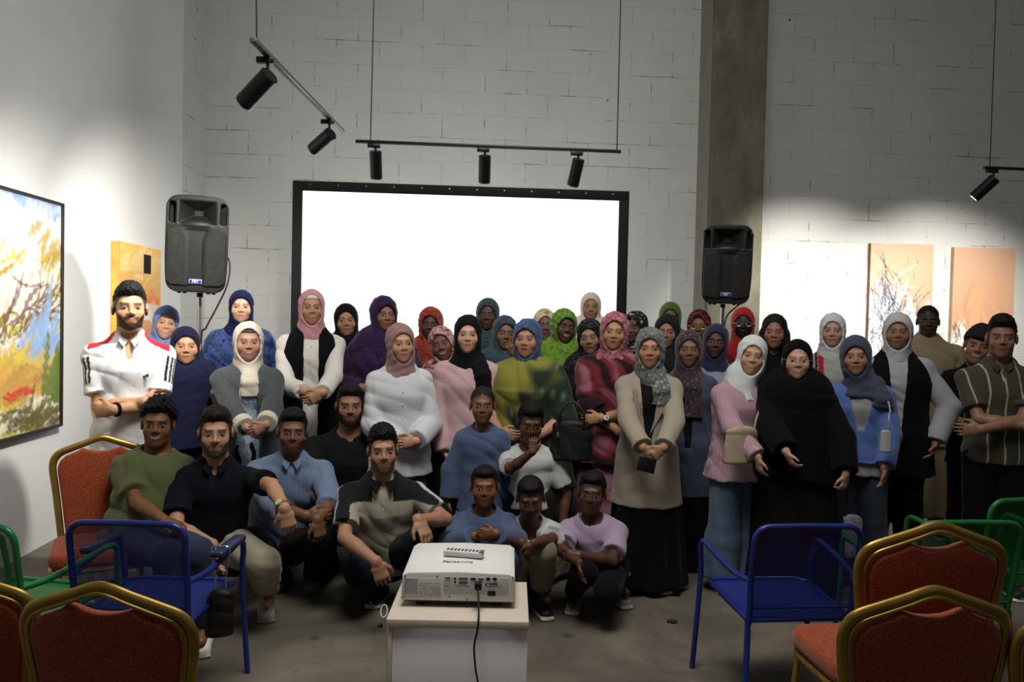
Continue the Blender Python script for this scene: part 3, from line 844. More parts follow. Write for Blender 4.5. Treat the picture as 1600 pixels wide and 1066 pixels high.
    def hand(s, F, i):
        dr, pn, curl, q = s.hd[i]; W = s.W[i]; g = s.ts*({'m': 1.0, 'f': 0.9, 'k': 0.85}[s.sex]) if s.ts > 0.75 else s.ts
        pn = nrm(pn-dr*(pn@dr)); sd = np.cross(dr, pn)
        # thumb side: towards the body's front / middle
        th = 1 if (sd @ (s.fr*0.9-s.lat*q*0.3+UP*0.5)) > 0 else -1
        sd = sd*th
        F.ec(W-dr*0.01*g, W+dr*0.035*g, (.026*g, .019*g), (.036*g, .016*g), sd, k=.012)
        F.ec(W+dr*0.035*g, W+dr*0.085*g, (.036*g, .016*g), (.039*g, .012*g), sd, k=.008)
        if not s.fing[i]: 
            F.rc(W+dr*0.08*g, W+dr*0.15*g+pn*0.03*g, .022*g, .018*g, k=.01); return
        for j, (o, L) in enumerate(((.030, .066), (.010, .076), (-.010, .071), (-.029, .055))):
            b = W+dr*(0.084-abs(o)*0.12)*g+sd*o*g
            c1 = curl*0.75; c2 = curl*1.9; sp = o*1.6*(1-min(curl, 1)*0.7)
            d1 = nrm(dr*math.cos(c1)+pn*math.sin(c1)+sd*sp); d2 = nrm(dr*math.cos(c2)+pn*math.sin(c2)+sd*sp*0.6)
            m = b+d1*L*0.5*g; e = m+d2*L*0.5*g
            F.rc(b, m, .0088*g, .0080*g, k=.002); F.rc(m, e, .0080*g, .0066*g, k=.002)
        b = W+dr*0.025*g+sd*0.03*g
        m = b+nrm(dr*0.75+sd*0.6+pn*0.35)*0.04*g; e = m+nrm(dr*0.95+sd*0.12+pn*0.4)*0.032*g
        F.rc(b, m, .0125*g, .0105*g, k=.006); F.rc(m, e, .0105*g, .008*g, k=.003)
    def skincol(s, V):
        q = ((V-s.H) @ s.R)/s.hs
        x, y, z = q[:, 0], q[:, 1], q[:, 2]; ax = np.abs(x)
        C = np.tile(s.skin, (len(V), 1)); f = s.face
        hd = (np.abs(z) < .14) & (ax < .1) & (np.abs(y) < .13)
        fr = hd & (y < -.045)
        def mixin(m, col, a=1.0):
            m = (np.clip(m, 0, 1)*a)[:, None]; C[:] = C*(1-m)+np.array(col)*m
        dark = s.skin.mean()
        blush = fr*np.exp(-((ax-.036)**2+(z+.03)**2)/.0004); mixin(blush, s.skin*np.array([1.08, .78, .76]), .45)
        st = f.get('stubble', 0); 
        if st:
            jaw = np.clip((-.070-z+np.clip(ax-.022, 0, 1)*1.25)/.010, 0, 1)*(y < .03)*hd*(z > -.128)*(z < -.02)*(1-(z < -.097)*(y > -.048))
            up = np.clip((.0065-np.abs(z+.0475+ax*.25))/.003, 0, 1)*(ax < .031)*fr; gt = np.clip((.008-np.abs(ax-.030))/.004, 0, 1)*(z < -.045)*(z > -.09)*fr*f.get('goat', .8); up = np.maximum(up, gt)
            cheek = np.clip(((ax-.054)/.005), 0, 1)*(z < -.0)*(z > -.06)*(y > -.045)*(y < -.005)*hd*.8
            mixin(np.maximum(np.maximum(jaw*np.where((np.abs(z+.062) < .011) & (ax < .02), 0.3, 1), up), cheek), lin('120c0a'), st)
        bt = .0050 if s.sex == 'm' else .0036
        by = (.0215 if s.sex == 'm' else .0235)+(.0035 if s.sex != 'f' else .006)*np.sin(np.clip((ax-.012)/.038, 0, 1)*2.4)-.002
        brow = np.clip(1.3-np.abs(z-by)/bt, 0, 1)*(ax > .010)*(ax < .052)*fr
        mixin(brow, f.get('browc', lin('140d0a')), .8 if s.sex == 'm' else .65 if not f.get('lightbrow') else .5)
        ex = ax-.031; ope = f.get('eye', 1.0)
        eh = (.0047*ope)*np.sqrt(np.clip(1-(ex/.015)**2, 0, 1))
        eye = np.clip((eh-np.abs(z+.0005))/.0016+0.3, 0, 1)*fr*(np.abs(ex) < .015)
        mixin(eye, (.34, .31, .28), .9)
        look = f.get('look', 0)
        iris = np.clip((.0074-np.sqrt((x-np.sign(x)*.031-look)**2+(z)**2))/.0018+.4, 0, 1)*eye
        mixin(iris, lin('1a0e08'), 1)
        lash = np.clip(1.2-np.abs(z-eh-.0006)/.0021, 0, 1)*fr*(np.abs(ex) < .018); mixin(lash, lin('120a08'), .85)
        lash2 = np.clip(1.0-np.abs(z+eh+.001)/.0018, 0, 1)*fr*(np.abs(ex) < .016); mixin(lash2, s.skin*.4, .5)
        sm = f.get('smile', 0); lw = .0235+.008*sm
        lc = -.0615+sm*.006*(x/lw)**2
        lipm = np.clip((.0105*np.sqrt(np.clip(1-(x/lw)**2, 0, 1))-np.abs(z-lc))/.002+.3, 0, 1)*fr*(ax < lw)
        lipc = lin(f['lip']) if 'lip' in f else s.skin*np.array([.85, .48, .48])
        mixin(lipm, lipc, .85)
        if sm > 0.5:
            tm = np.clip((.0040*np.sqrt(np.clip(1-(x/(lw*.8))**2, 0, 1))-np.abs(z-lc))/.0015+.3, 0, 1)*fr; mixin(tm, (.52, .48, .43), .9)
        else:
            tm = np.clip(1-np.abs(z-lc)/.0016, 0, 1)*fr*(ax < lw*.95); mixin(tm, s.skin*.22, .7)
        nos = np.clip(1-np.sqrt((ax-.008)**2+((z+.0385)*1.3)**2)/.0034, 0, 1)*fr*(y < -.08); mixin(nos, s.skin*.3, .6)
        if 'scalp' in f:
            mixin(np.clip((z-s.hairline(y, f.get('hl', 0)))/.008, 0, 1)*hd*(ax < .0715*f['fw']), lin(f['scalp']), .95)
        return C
    @staticmethod
    def hairline(y, d=0):
        return np.interp(y, [-.12, -.085, -.068, -.052, -.044, -.03, -.012, .004, .03, .06, .13],
                         [.066+d, .066+d, .060+d, .045, .018, -.018, -.022, .020, -.0, -.04, -.065])
    @staticmethod
    def hairline2(y, d=0):
        return np.interp(y, [-.12, -.085, -.068, -.052, -.044, -.02, .03, .08, .13], [.066+d, .066+d, .060+d, .050, .036, .022, .012, -.03, -.05])
    # ---------------------------------------------------------------- hair
    def hair(s, c='0d0a09', vol=.012, top=.02, curl=.006, wl=.024, side=None, dz=0, name='hair', fringe=0, long=0):
        side = min(vol*0.3, .003) if side is None else side
        F = Field(s.H-.17, s.H+.17, 0.0048)
        s.hell(F, (0, .018, .035), (.074*s.face.get('fw', s.fw0)+side, .093+side+.002, .085+vol*.6), k=.01)
        if top: s.hell(F, (0, -.008, .085), (.062, .082, .036+top), k=.02)
        if fringe: s.hell(F, (.005, -.075, .06), (.06, .03, .035), k=.015)
        if curl:
            X, Y, Z = F.pts(); k = 2*math.pi/wl; wx_ = 1.2*np.sin(Z*60+s.id)+.8*np.sin(Y*47); wy_ = 1.2*np.sin(X*55+2*s.id)
            F.F += (curl*.55*(np.sin(X*k+wx_)*np.sin(Y*k*.7+wy_)+np.sin(Z*k*.8+wy_+X*30)*np.sin(X*k*.6+Y*k*.5))).astype(np.float32)
        R, H, hs = s.R, s.H, s.hs
        X, Y, Z = F.pts()
        dx, dy, dz_ = X-H[0], Y-H[1], Z-H[2]
        y = (R[0, 1]*dx+R[1, 1]*dy+R[2, 1]*dz_)/hs; z = (R[0, 2]*dx+R[1, 2]*dy+R[2, 2]*dz_)/hs; x = (R[0, 0]*dx+R[1, 0]*dy+R[2, 0]*dz_)/hs
        hl = (s.hairline if long else s.hairline2)(y, dz-fringe*.035)+.0035*np.sin(x*75+s.id)+.002*np.sin(x*190+2*s.id)+.10*np.maximum(np.abs(x)-.03, 0)*(y < -.05)
        taper = np.clip(1-(z-hl)/.032, 0, 1)**1.5*(side+.0035+(.006 if fringe == 0 else .002)*(y < -.03))*hs
        F.F += taper.astype(np.float32)
        st = .0012*np.sin(x*900+6*np.sin(y*60+z*40))*np.clip((z-hl)/.02, 0, 1)
        F.F = np.maximum(F.F+st.astype(np.float32), (hl-z).astype(np.float32))
        cc = np.array(lin(c)); F.obj(name, HAIRM, s.root, lambda V: np.tile(cc, (len(V), 1)))
    # ---------------------------------------------------------------- headscarf
    def scarf(s, mat, style='bib', top=.063, hw=.0595, under=None, seed=None, amp=.0022, puff=0, tail=None, bot=-.118, back=0, name='headscarf', len_=None, shw=1.0):
        N = s.N; seed = s.id if seed is None else seed
        L = len_ or {'tuck': .06, 'bib': .17, 'cape': .36, 'cape_long': .55}[style]
        wid = .2 if style in ('tuck',) else .36
        lo = np.minimum(s.H-.16, N-np.array([wid, .26, L+.1])); hi = np.maximum(s.H+.18, N+np.array([wid, .26, 0]))
        F = Field(lo, hi, 0.0062)
        p = puff
        s.hell(F, (0, .02+back, .025), (.090+p, .113+p+back, .106+p), k=.02)
        s.hell(F, (0, -.008, -.040), (.082+p*.7, .092, .098), k=.03)
        a = s.hp((0, -.004, -.088)); r0 = .074*s.hs
        F.rc(a, N+s.fr*.015+UP*.0, r0, .088*s.ts, k=.035)
        rr = s.rad()
        if style == 'tuck':
            F.ec(N+UP*.03, N-UP*.05*s.ts, (.088, .08), (.10*s.ts, .095*s.ts), s.lat, k=.03)
        else:
            x1 = {'bib': .155, 'cape': .235, 'cape_long': .27}[style]*s.ts*shw*(0.55+.45*s.w); y1 = {'bib': .125, 'cape': .165, 'cape_long': .19}[style]*s.ts*(0.5+.5*s.w)
            F.ec(N+UP*.045, N-UP*.05*s.ts, (.08, .078), (x1*.82, y1*.86), s.lat, k=.035)
            F.ec(N-UP*.05*s.ts, N-UP*(L)*s.ts+s.fr*.01, (x1*.82, y1*.86), (x1*1.02, y1), s.lat, k=.02, folds=(7, .006, seed))
            F.cut(N-UP*(L-.01)*s.ts, (0.10*math.sin(seed), 0.0, -1))
        if tail:
            q = N+s.lat*tail[0]+s.fr*(.115*s.ts*s.w+.02)
            F.ec(N+s.lat*tail[0]*.6+s.fr*.06+UP*.02, q-UP*.08, (.05, .03), (.05, .028), s.lat, k=.025); F.ec(q-UP*.08, q-UP*tail[1], (.048, .026), (.06, .020), s.lat, k=.01)
        F.wrinkle(amp, seed, .055, ((.5, .2, 1), (1, .2, .5), (-.7, .2, .8)))
        c = s.hp((0, -.028, (top+bot)/2)); b = s.hp((0, -.24, (top+bot)/2))
        F.ec(c, b, (hw*s.face.get('fw', s.fw0)*s.hs, (top-bot)/2*s.hs), (hw*1.1*s.hs, (top-bot)/2*1.1*s.hs), s.R[:, 0], k=.012, mode='sub', flat=True)
        # sharp, thin edge: follow the head inside
        s.hell(F, (0, .014, .03), (.070, .088, .082), k=.004, mode='sub')
        F.obj(name, mat, s.root)
        if under is not None:
            G = Field(s.H-.13, s.H+.14, 0.0052)
            s.hell(G, (0, .017, .036), (.0775*s.face.get('fw', s.fw0), .0965, .0885), k=.01)
            s.hrc(G, (-.036, -.0785, .030), (.036, -.0785, .030), .0155, .0155, k=.014)
            zz = top-.026
            pc = s.hp((0, -.08, zz)); G.cut(pc, -s.R[:, 2])
            G.obj('underscarf', under, s.root)
    # ---------------------------------------------------------------- clothes
    def top(s, name, mat, inf=.016, sleeve='long', hem=.08, flare=.02, opening=None, res=.0088, wr=.0028, puffs=0.0, folds=(9, .004, 0), seed=None, paint=None, neckr=.056, vneck=0, cuff=None, wx=1.0, slv=1.0, cutplane=None, drop=0.0):
        seed = s.id*7+len(name) if seed is None else seed
        e = s.pel+s.down()*hem
        pts = [s.N+UP*.06, s.pel, e]+s.S+[s.N+s.spine*.05]
        if sleeve: pts += s.E+(s.W if sleeve == 'long' else [])
        r4 = s.rad()
        mx = max(a[0] for a in r4)*max(wx, 1)+inf+flare+.03
        lo = np.min(pts, axis=0)-np.array([mx, mx, .04]); hi = np.max(pts, axis=0)+np.array([mx, mx, .06])
        for i in (0, 1):
            m = .1 if not sleeve else .1
            lo = np.minimum(lo, np.min([s.S[i], s.E[i]]+([s.W[i]] if sleeve == 'long' else []), axis=0)-m) if sleeve else lo
            hi = np.maximum(hi, np.max([s.S[i], s.E[i]]+([s.W[i]] if sleeve == 'long' else []), axis=0)+m) if sleeve else hi
        lo[2] = max(lo[2], 0.0)
        F = Field(lo, hi, res)
        w0 = s.w; s.w = w0*wx
        s.trunk(F, inf, k=.03, hem=hem+.02, flare=flare, folds=folds); s.w = w0
        F.cut(e, s.down())
        F.rc(s.N+UP*.12, s.N-UP*(.012+drop*.6)+s.fr*drop, neckr*.95*s.hs, (neckr+drop*.35)*s.hs, k=.008, mode='sub')
        if drop: F.ell(s.N+s.fr*.022+UP*.022, (.078*s.hs, .086*s.hs, .034+drop), None, .006, 'sub')
        if vneck:
            a = s.N+s.fr*.03+UP*.04; b = s.N+s.fr*(.12*s.ts)-UP*vneck
            F.rc(a+s.fr*.06, b, .05*s.ts, .006, k=.006, mode='sub')
        if opening:
            wt, wb, zb = opening   # half width at the neck, at the hem, height above the ground where it starts
            X, Y, Z = F.pts(); N, lat, fr = s.N, s.lat, s.fr
            u = (X-N[0])*lat[0]+(Y-N[1])*lat[1]; v = (X-N[0])*fr[0]+(Y-N[1])*fr[1]
            t = np.clip((N[2]-Z)/max(N[2]-zb, .01), 0, 1); hw = wt+(wb-wt)*t
            d = np.maximum(np.abs(u)-hw, -v+.015); d = np.maximum(d, zb-Z)
            F.F = np.maximum(F.F, -d.astype(np.float32))
        t = s.ts; fat = (0.6+0.4*s.w)*(1+(slv-1)*.5); inf = inf*.72; puffs *= .7
        if sleeve:
            for i in (0, 1):
                F.rc(s.N+s.spine*.04*t+s.lat*(-1, 1)[i]*.03*t, s.S[i], .032*t+inf, .038*t*fat+inf, k=.035)
                if sleeve == 'short':
                    m = s.S[i]+(s.E[i]-s.S[i])*.75; F.rc(s.S[i], m, .040*t*fat+inf, .046*t*fat+inf+.006, k=.02, clip=0)
                elif sleeve == 'half':
                    m = s.E[i]+(s.W[i]-s.E[i])*.25; F.rc(s.S[i], s.E[i], .045*t*fat+inf, .045*t*fat+inf, k=.02); F.rc(s.E[i], m, .045*t*fat+inf, .046*t*fat+inf, k=.01, clip=0)
                elif sleeve == 'long':
                    F.rc(s.S[i], s.E[i], .040*t*fat+inf, .037*t*fat+inf+puffs*.5, k=.02)
                    m = s.W[i]-(s.W[i]-s.E[i])*.06
                    F.rc(s.E[i], m, .039*t*fat+inf+puffs*.5, .029*t+inf+puffs, k=.014, clip=0)
        else:
            for i in (0, 1):   # arm holes
                F.rc(s.S[i]+s.lat*(-1, 1)[i]*.03*t, s.S[i]+s.lat*(-1, 1)[i]*.2-UP*.06, .07*t, .12*t, k=.01, mode='sub')
        if wr: F.wrinkle(wr*1.45, seed, .105)
        if cutplane:
            F.cut(*cutplane)
        o = F.obj(name, mat, s.root, (lambda V: paint(s, V)) if paint else None)
        if cuff:
            for i in (0, 1):
                G = Field(s.W[i]-.09, s.W[i]+.09, .006)
                u = nrm(s.W[i]-s.E[i]); m = s.W[i]-u*.012
                G.rc(m-u*cuff[1], m, .031*t+inf+.008, .031*t+inf+.007, k=0, clip=0); G.cut(m-u*cuff[1], -u)
                G.obj('cuff', cuff[0], s.root)
        return o
    def skirt(s, name, mat, hemz=.04, r=(.205, .155), inf=.02, folds=(10, .012, 1), res=.014, frm='pel', wr=.002):
        a = s.pel if frm == 'pel' else s.wa
        e = np.array([s.pel[0], s.pel[1], hemz]); rr = s.rad()[4 if frm == 'pel' else 3]
        m = max(r)+.08
        F = Field(np.array([-m, -m, 0.0])+np.array([s.pel[0], s.pel[1], 0]), np.array([s.pel[0]+m, s.pel[1]+m, a[2]+.14]), res)
        if frm != 'pel': F.ec(s.wa, s.pel, (rr[0]+inf, rr[1]+inf), (s.rad()[4][0]+inf, s.rad()[4][1]+inf), s.lat)
        q = s.rad()[4]
        F.ec(s.pel, e, (q[0]+inf, q[1]+inf), r, s.lat, k=.03, folds=folds)
        F.cut(e, (0, 0, -1))
        if wr: F.wrinkle(wr, s.id, .12, ((1, .3, .1), (.3, 1, .1)))
        F.obj(name, mat, s.root)
    def trousers(s, mat, inf=.016, baggy=.0, name='trousers', res=.0095, short=0, wr=.003):
        pts = [s.pel+UP*.1]+s.hip+s.K+s.A
        lo = np.min(pts, axis=0)-.2; hi = np.max(pts, axis=0)+.2; lo[2] = 0.015
        F = Field(lo, hi, res); t = s.ts; fat = (0.6+0.4*s.w); r = s.rad()
        F.ec(s.pel+(s.wa-s.pel)*.45, s.pel-UP*.03*t, (r[4][0]*.93+inf*.6, r[4][1]*.93+inf*.6), (r[4][0]+inf*.7, r[4][1]+inf*.7), s.lat)
        for i in (0, 1):
            F.rc(s.hip[i], s.K[i], .088*t*fat+inf, .060*t*fat+inf+baggy*.4, k=.02)
            e = s.A[i]+(s.K[i]-s.A[i])*.08
            F.rc(s.K[i], s.K[i]+(e-s.K[i])*.3, .060*t*fat+inf+baggy*.4, .058*t*fat+inf+baggy*.7, k=.015)
            F.rc(s.K[i]+(e-s.K[i])*.3, e, .058*t*fat+inf+baggy*.7, .042*t+inf+baggy, k=.015, clip=.01)
        F.wrinkle(wr, s.id+3, .1)
        F.obj(name, mat, s.root)
    def shoes(s, c='e8e6e0', sole='f2f2ee', only=(0, 1), name='shoe'):
        cc, so = np.array(lin(c)), np.array(lin(sole))
        for i in only:
            A, T = s.A[i]*np.array([1, 1, 0]), s.T[i]; t = max(s.ts, .8) if s.sex != 'k' else max(s.ts, .66)
            sd = np.cross(UP, T)
            F = Field(A-.3, A+.3, .0078)
            F.ec(A-T*.06*t+UP*.045*t, A+T*.11*t+UP*.035*t, (.043*t, .045*t), (.046*t, .034*t), sd, k=.02)
            F.rc(A+UP*.05*t, A+UP*.095*t, .044*t, .043*t, k=.02)
            F.ec(A-T*.068*t+UP*.012, A+T*.13*t+UP*.012, (.043*t, .014), (.049*t, .013), sd, k=.004)
            F.cut((0, 0, .002), (0, 0, -1))
            F.obj(name, SHOEM, s.root, lambda V: np.where((V[:, 2] < .024)[:, None], so, cc))
    def collar(s, mat, h=.035, r=.064, open_=.5, name='collar', big=1.0):
        N = s.N; F = Field(N-.14, N+.14, .0048)
        a = N+UP*(-.022); b = N+UP*h-s.fr*.004
        F.ec(a, b, (r*1.24*s.hs, r*1.18*s.hs), (r*s.hs, r*.98*s.hs), s.lat, k=0, flat=True)
        F.ec(a-UP*.02, b+UP*.02, (r*1.27*s.hs-.01, r*1.2*s.hs-.01), ((r-.007)*s.hs, (r*.98-.008)*s.hs), s.lat, k=0, mode='sub', flat=True)
        X, Y, Z = F.pts(); u = (X-N[0])*s.lat[0]+(Y-N[1])*s.lat[1]; v = (X-N[0])*s.fr[0]+(Y-N[1])*s.fr[1]
        d = np.maximum(np.abs(u)-(.012+open_*(Z-N[2]+.03)), -v)
        F.F = np.maximum(F.F, -d.astype(np.float32))
        F.obj(name, mat, s.root)
        for q in (-1, 1):   # the turned-down points
            G = MB(); c = N+s.fr*(r*1.18*s.hs)+UP*.0
            pts = [(q*.008*big, .004), (q*.05*big, .018), (q*.058*big, -.012*big), (q*.03*big, -.045*big)]
            if q < 0: pts = pts[::-1]
            ang = math.radians(s.yaw)
            M = Matrix.Translation(tuple(c)) @ Matrix.Rotation(ang, 4, 'Z') @ Matrix.Rotation(math.radians(-32), 4, 'X') @ Matrix.Rotation(math.radians(q*-24), 4, 'Z')
            G.prism(pts, -.004, .003, .0015, M).build('collar_point', mat, s.root)
    def glasses(s, c='b89a68', rad=.021, name='glasses'):
        G = MB(); f = s.face.get('fw', s.fw0)
        for q in (-1, 1):
            ring = [s.hp((q*.032*f+math.cos(a)*.023, -.1065, .0+math.sin(a)*.018)) for a in np.linspace(0, 2*math.pi, 21)[:-1]]
            G.tube(ring, .0013, 6, closed=True); G.tube([s.hp((q*.055*f, -.1045, .004)), s.hp((q*.073*f, -.07, .004)), s.hp((q*.078*f, .0, .0))], .0013, 6)
        G.tube([s.hp((-.009, -.1065, .004)), s.hp((0, -.112, .007)), s.hp((.009, -.1065, .004))], .0013, 6)
        G.build(name, plain('glasses_frame_'+c, c, 0.3, 0.6), s.root)
    def band(s, i, mat, r=.032, wd=.02, at=.02, name='wristwatch', face=None):
        u = nrm(s.W[i]-s.E[i]); c = s.W[i]-u*at; G = MB()
        k = nrm(np.cross(u, s.fr)); n2 = np.cross(u, k); r = (.0285+.006)*s.ts if r is None else r
        ring = [c+k*math.cos(a)*r+n2*math.sin(a)*r for a in np.linspace(0, 2*math.pi, 25)[:-1]]
        G.tube(ring, .0045, 8, closed=True, ry=wd/2)
        w = G.build(name, mat, s.root)
        if face:
            o = nrm(s.fr-u*(s.fr@u)); MB().cyl(c+o*(r-.002), c+o*(r+.007), .018, seg=20, bevel=.002).build('watch_case', face, w)
    def buttons(s, n_, z0, dz, mat, dx=0, off=.0, rad=.0045):
        G = MB()
        for k in range(n_):
            z = s.N[2]+z0-k*dz; c = np.array([s.N[0], s.N[1], z])+s.lat*dx
            t = np.clip((s.N[2]-z)/max(s.N[2]-s.pel[2], .1), 0, 1)
            c = c+s.fr*(off); G.sphere(tuple(c), rad, (1, .5, 1), 10)
        return G.build('buttons', mat, s.root)
# ================================================================== the group
def clasp(px, py, d, gap=.05, low=0):
    """both hands meeting in front at a photo position"""
    g = gap*FPX/d
    return (dict(p=(px-g, py, d), dir=(.85, -.15, -.5), n=(0, 1, .2), curl=.6, pole=(-.5, .3, -1)),
            dict(p=(px+g, py+2, d-.035), dir=(-.85, -.15, -.5), n=(0, 1, .2), curl=.6, pole=(.5, .3, -1)))
white = cloth('white_shirting', 'd2d3d6', sheen=.2); black = cloth('black_cloth', '0a0a0c'); blackk = cloth('black_knit', '111114')
# 1 man in the white polo shirt
def polo_paint(s, V):
    C = np.tile(lin('e4e6ea'), (len(V), 1)); red = np.array(lin('c81e28')); bk = np.array(lin('14141a'))
    d = V-s.N; u = d@s.lat; v = d@s.fr
    for q in (-1, 1):
        au = q*u
        m = (au > .075) & (au < s.swd+.03) & (d[:, 2] > -.115) & (v < .055); C[m] = red
    for i, q in enumerate((-1, 1)):
        a = s.S[i]; w = s.E[i]-a; L = np.linalg.norm(w); w = w/L; t = (V-a)@w
        cd = nrm(s.lat*q*(.9 if q < 0 else .75)+s.fr*.75); cd = nrm(cd-w*(cd@w)); tg = np.cross(w, cd)
        rad = V-a-t[:, None]*w; side = rad@tg; out = rad@cd
        m0 = (t > .02) & (t < .17) & (out > .01)
        for k in (-.026, 0, .026):
            m = m0 & (np.abs(side-k) < .0078); C[m] = bk
    return C
p = Person('man with black beard in white polo shirt with red shoulders, arms crossed', 203, 482, 4.42, 'm', skin='c0906e', yaw=2, hyaw=5, pitch=-2, w=1.04, sw=.172, hs=1.09,
           arms=(dict(off=(.08, .20, -.325), dir=(1, .35, .05), n=(0, 1, 0), curl=.7, pole=(-.5, .1, -.9)), dict(off=(-.07, .25, -.36), dir=(-.9, .45, -.05), n=(0, 1, 0), curl=.9, pole=(.5, .1, -.9))),
           face=dict(stubble=.93, scalp='0d0a09', fw=1.02, lip='a86a60'), res=.0038)
p.hair(vol=.008, top=.024, curl=.005); polo = PAINTED
p.top('polo_shirt', polo, inf=.022, sleeve='short', hem=.22, flare=.03, paint=polo_paint, res=.0072, wr=.004, vneck=.11); p.collar(cloth('white_pique', 'c9cbd0'), open_=.55)
p.trousers(cloth('pale_stone_cloth', 'b8b4aa')); p.shoes('26262a'); p.band(1, black, None)
lg = MB(); c0 = p.N+p.lat*.085+p.fr*.148-UP*.185
for k in range(3): lg.box(tuple(c0+np.array([k*.010-.012, -.004, -.008])), tuple(c0+np.array([k*.010-.006, .004, -.001+k*.005])))
lg.build('sport_logo', black, p.root)
# 2
p = Person('woman in light blue headscarf between white polo man and navy scarf woman', 259, 505, 5.6, skin='b98f72', yaw=5, tilt=8, fingers=(0, 0), face=dict(smile=.6))
p.scarf(cloth('scarf_light_blue', '5c74a8'), 'cape'); p.top('dress', cloth('blue_cloth', '40588c'), hem=.2); p.skirt('skirt', black)
# 3
p = Person('woman in navy headscarf cape and black dress beside the white polo man', 290, 541, 5.0, skin='a8805f', w=1.2, yaw=4, fingers=(0, 0), face=dict(fw=1.08, smile=.2))
p.scarf(cloth('scarf_navy', '14162e'), 'cape_long', amp=.003, shw=.9); p.top('dress', black, hem=.2); p.skirt('skirt', black); p.shoes('16161a', '16161a'); p.buttons(1, -.5, .1, plain('pearl', 'dddddd', .3), off=.16)
# 4
p = Person('woman in royal navy headscarf and satin blue print dress, tallest at left', 377, 480, 5.75, skin='c9a083', w=1.1, yaw=0, fingers=(0, 0), face=dict(fw=1.05))
p.scarf(cloth('scarf_royal_navy', '10143c'), 'bib', len_=.1); p.top('dress', cloth('satin_navy_print', '16204a', 'satin', '3c5080', sc_=1.3), inf=.035, hem=.2, puffs=.02, slv=1.2, wr=.005); p.skirt('skirt', black)
# 5
p = Person('older smiling woman in cream headscarf and grey cardigan, hands folded', 388, 535, 4.9, skin='b28670', w=1.28, yaw=4, arms=clasp(400, 672, 4.66), face=dict(smile=.75, fw=1.1, lip='a0605a', lightbrow=1))
p.scarf(cloth('scarf_cream', 'c8bfb0'), 'tuck', under=cloth('underscarf_slate', '3a3d44'), top=.085, hw=.06, tail=(.01, .2), amp=.003, puff=.004)
p.top('print_blouse', cloth('pale_blue_print', '8f9fae', 'marble', '6e8094', 'aab6c2'), inf=.014, hem=.2, folds=(12, .008, 0)); p.top('cardigan', cloth('grey_knit', '4a4d51', 'weave', '3c3f43'), inf=.034, hem=.26, flare=.02, opening=(.045, .085, .5), cuff=(cloth('cream_cuff', 'c9c6b0'), .06))
p.skirt('skirt', blackk); p.shoes('1a1a1a', '1a1a1a')
# 6
p = Person('woman in pink headscarf with white shirt and long black waistcoat, wearing a watch', 487, 481, 5.3, skin='b98a6e', w=1.12, yaw=3, hyaw=3, arms=clasp(489, 612, 5.05, .06), face=dict(smile=1))
p.scarf(cloth('scarf_pink', 'c58f94'), 'tuck', under=cloth('underscarf_white', 'dcd5d0'), top=.085, amp=.003)
p.top('shirt', cloth('white_shirt_cotton', 'd4d0c8'), inf=.018, hem=.22, puffs=.014, wr=.004, cuff=(cloth('white_shirt_cotton', 'd4d0c8'), .05)); p.top('waistcoat', black, inf=.034, hem=.25, sleeve=None, opening=(.05, .045, .4)); p.trousers(black, baggy=.02); p.shoes('141416', '141416')
p.band(0, plain('steel_strap', 'b0a080', .3, .8), None, wd=.012, face=plain('watch_face', 'e0e0e0', .3)); p.buttons(5, -.09, .07, plain('pearl', 'dddddd', .3), off=.137)
# 7
p = Person('woman in plain black headscarf against the screen, behind pink scarf woman', 541, 501, 5.75, skin='ab7c62', fingers=(0, 0), tilt=-4, face=dict())
p.scarf(cloth('scarf_black', '101014'), 'cape'); p.top('dress', black, hem=.2); p.skirt('skirt', black)
# 8
p = Person('woman draped in purple headscarf and dress with a ringed hand on her shoulder', 600, 492, 5.5, skin='8a6552', yaw=10, hyaw=16, w=1.15, arms=(dict(off=(-.16, .16, -.33), dir=(.7, -.2, -.2)), None), face=dict())
pur = cloth('purple_voile', '280e38', 'marble', '1e0c2c', '34144a'); p.scarf(pur, 'cape', amp=.004, puff=.008); p.top('dress', pur, inf=.035, hem=.2, wr=.005, slv=1.2, wx=1.15); p.skirt('skirt', pur)
MB().tube([tuple(p.N+p.lat*(-.17)+p.fr*.03+np.array([math.cos(a)*.022, 0, math.sin(a)*.022-.03])) for a in np.linspace(0, 6.28, 17)[:-1]], .006, 8, closed=True).build('gold_ornament', plain('gold_ring', 'd8a040', .25, .9), p.root)
# 9
p = Person('woman in mauve headscarf, loose white blouse and grey jeans, wrists crossed', 626, 537, 4.78, skin='b98d72', hyaw=14, yaw=8, w=1.02, tilt=-3, arms=(dict(off=(-.02, .2, -.42), dir=(1, -.1, .0), n=(0, 1, 0), curl=.5, pole=(-.5, .2, -1)), dict(off=(.07, .23, -.40), dir=(-1, -.1, -.1), n=(0, 1, 0), curl=.5, pole=(.5, .2, -1))), face=dict(lip='a85c58'))
p.scarf(cloth('scarf_mauve', '8d6c6c', 'plain'), 'bib', len_=.13, shw=.98, amp=.004); p.top('blouse', cloth('white_crepe', 'c2c4c8'), inf=.034, hem=.14, flare=.02, puffs=.022, slv=1.15, wr=.005, cuff=(cloth('white_crepe', 'c2c4c8'), .03)); p.trousers(cloth('grey_denim', '5d6266', 'denim', '4c5054'), baggy=.02); p.shoes('1d1d20')
p.band(1, plain('brown_strap', '6a4a34', .6), None); p.buttons(5, -.12, .075, plain('pearl', 'dddddd', .3), off=.148)
# 10
p = Person('woman in coral red headscarf with dark face standing before the screen', 673, 507, 5.85, skin='5a3c30', yaw=-5, fingers=(0, 0), face=dict())
p.scarf(cloth('scarf_coral', '8c3026', 'marble', 'a44632', '70241e'), 'cape', amp=.004, puff=.006); p.top('dress', cloth('plum_cloth', '3a1c34'), hem=.2); p.skirt('skirt', black)
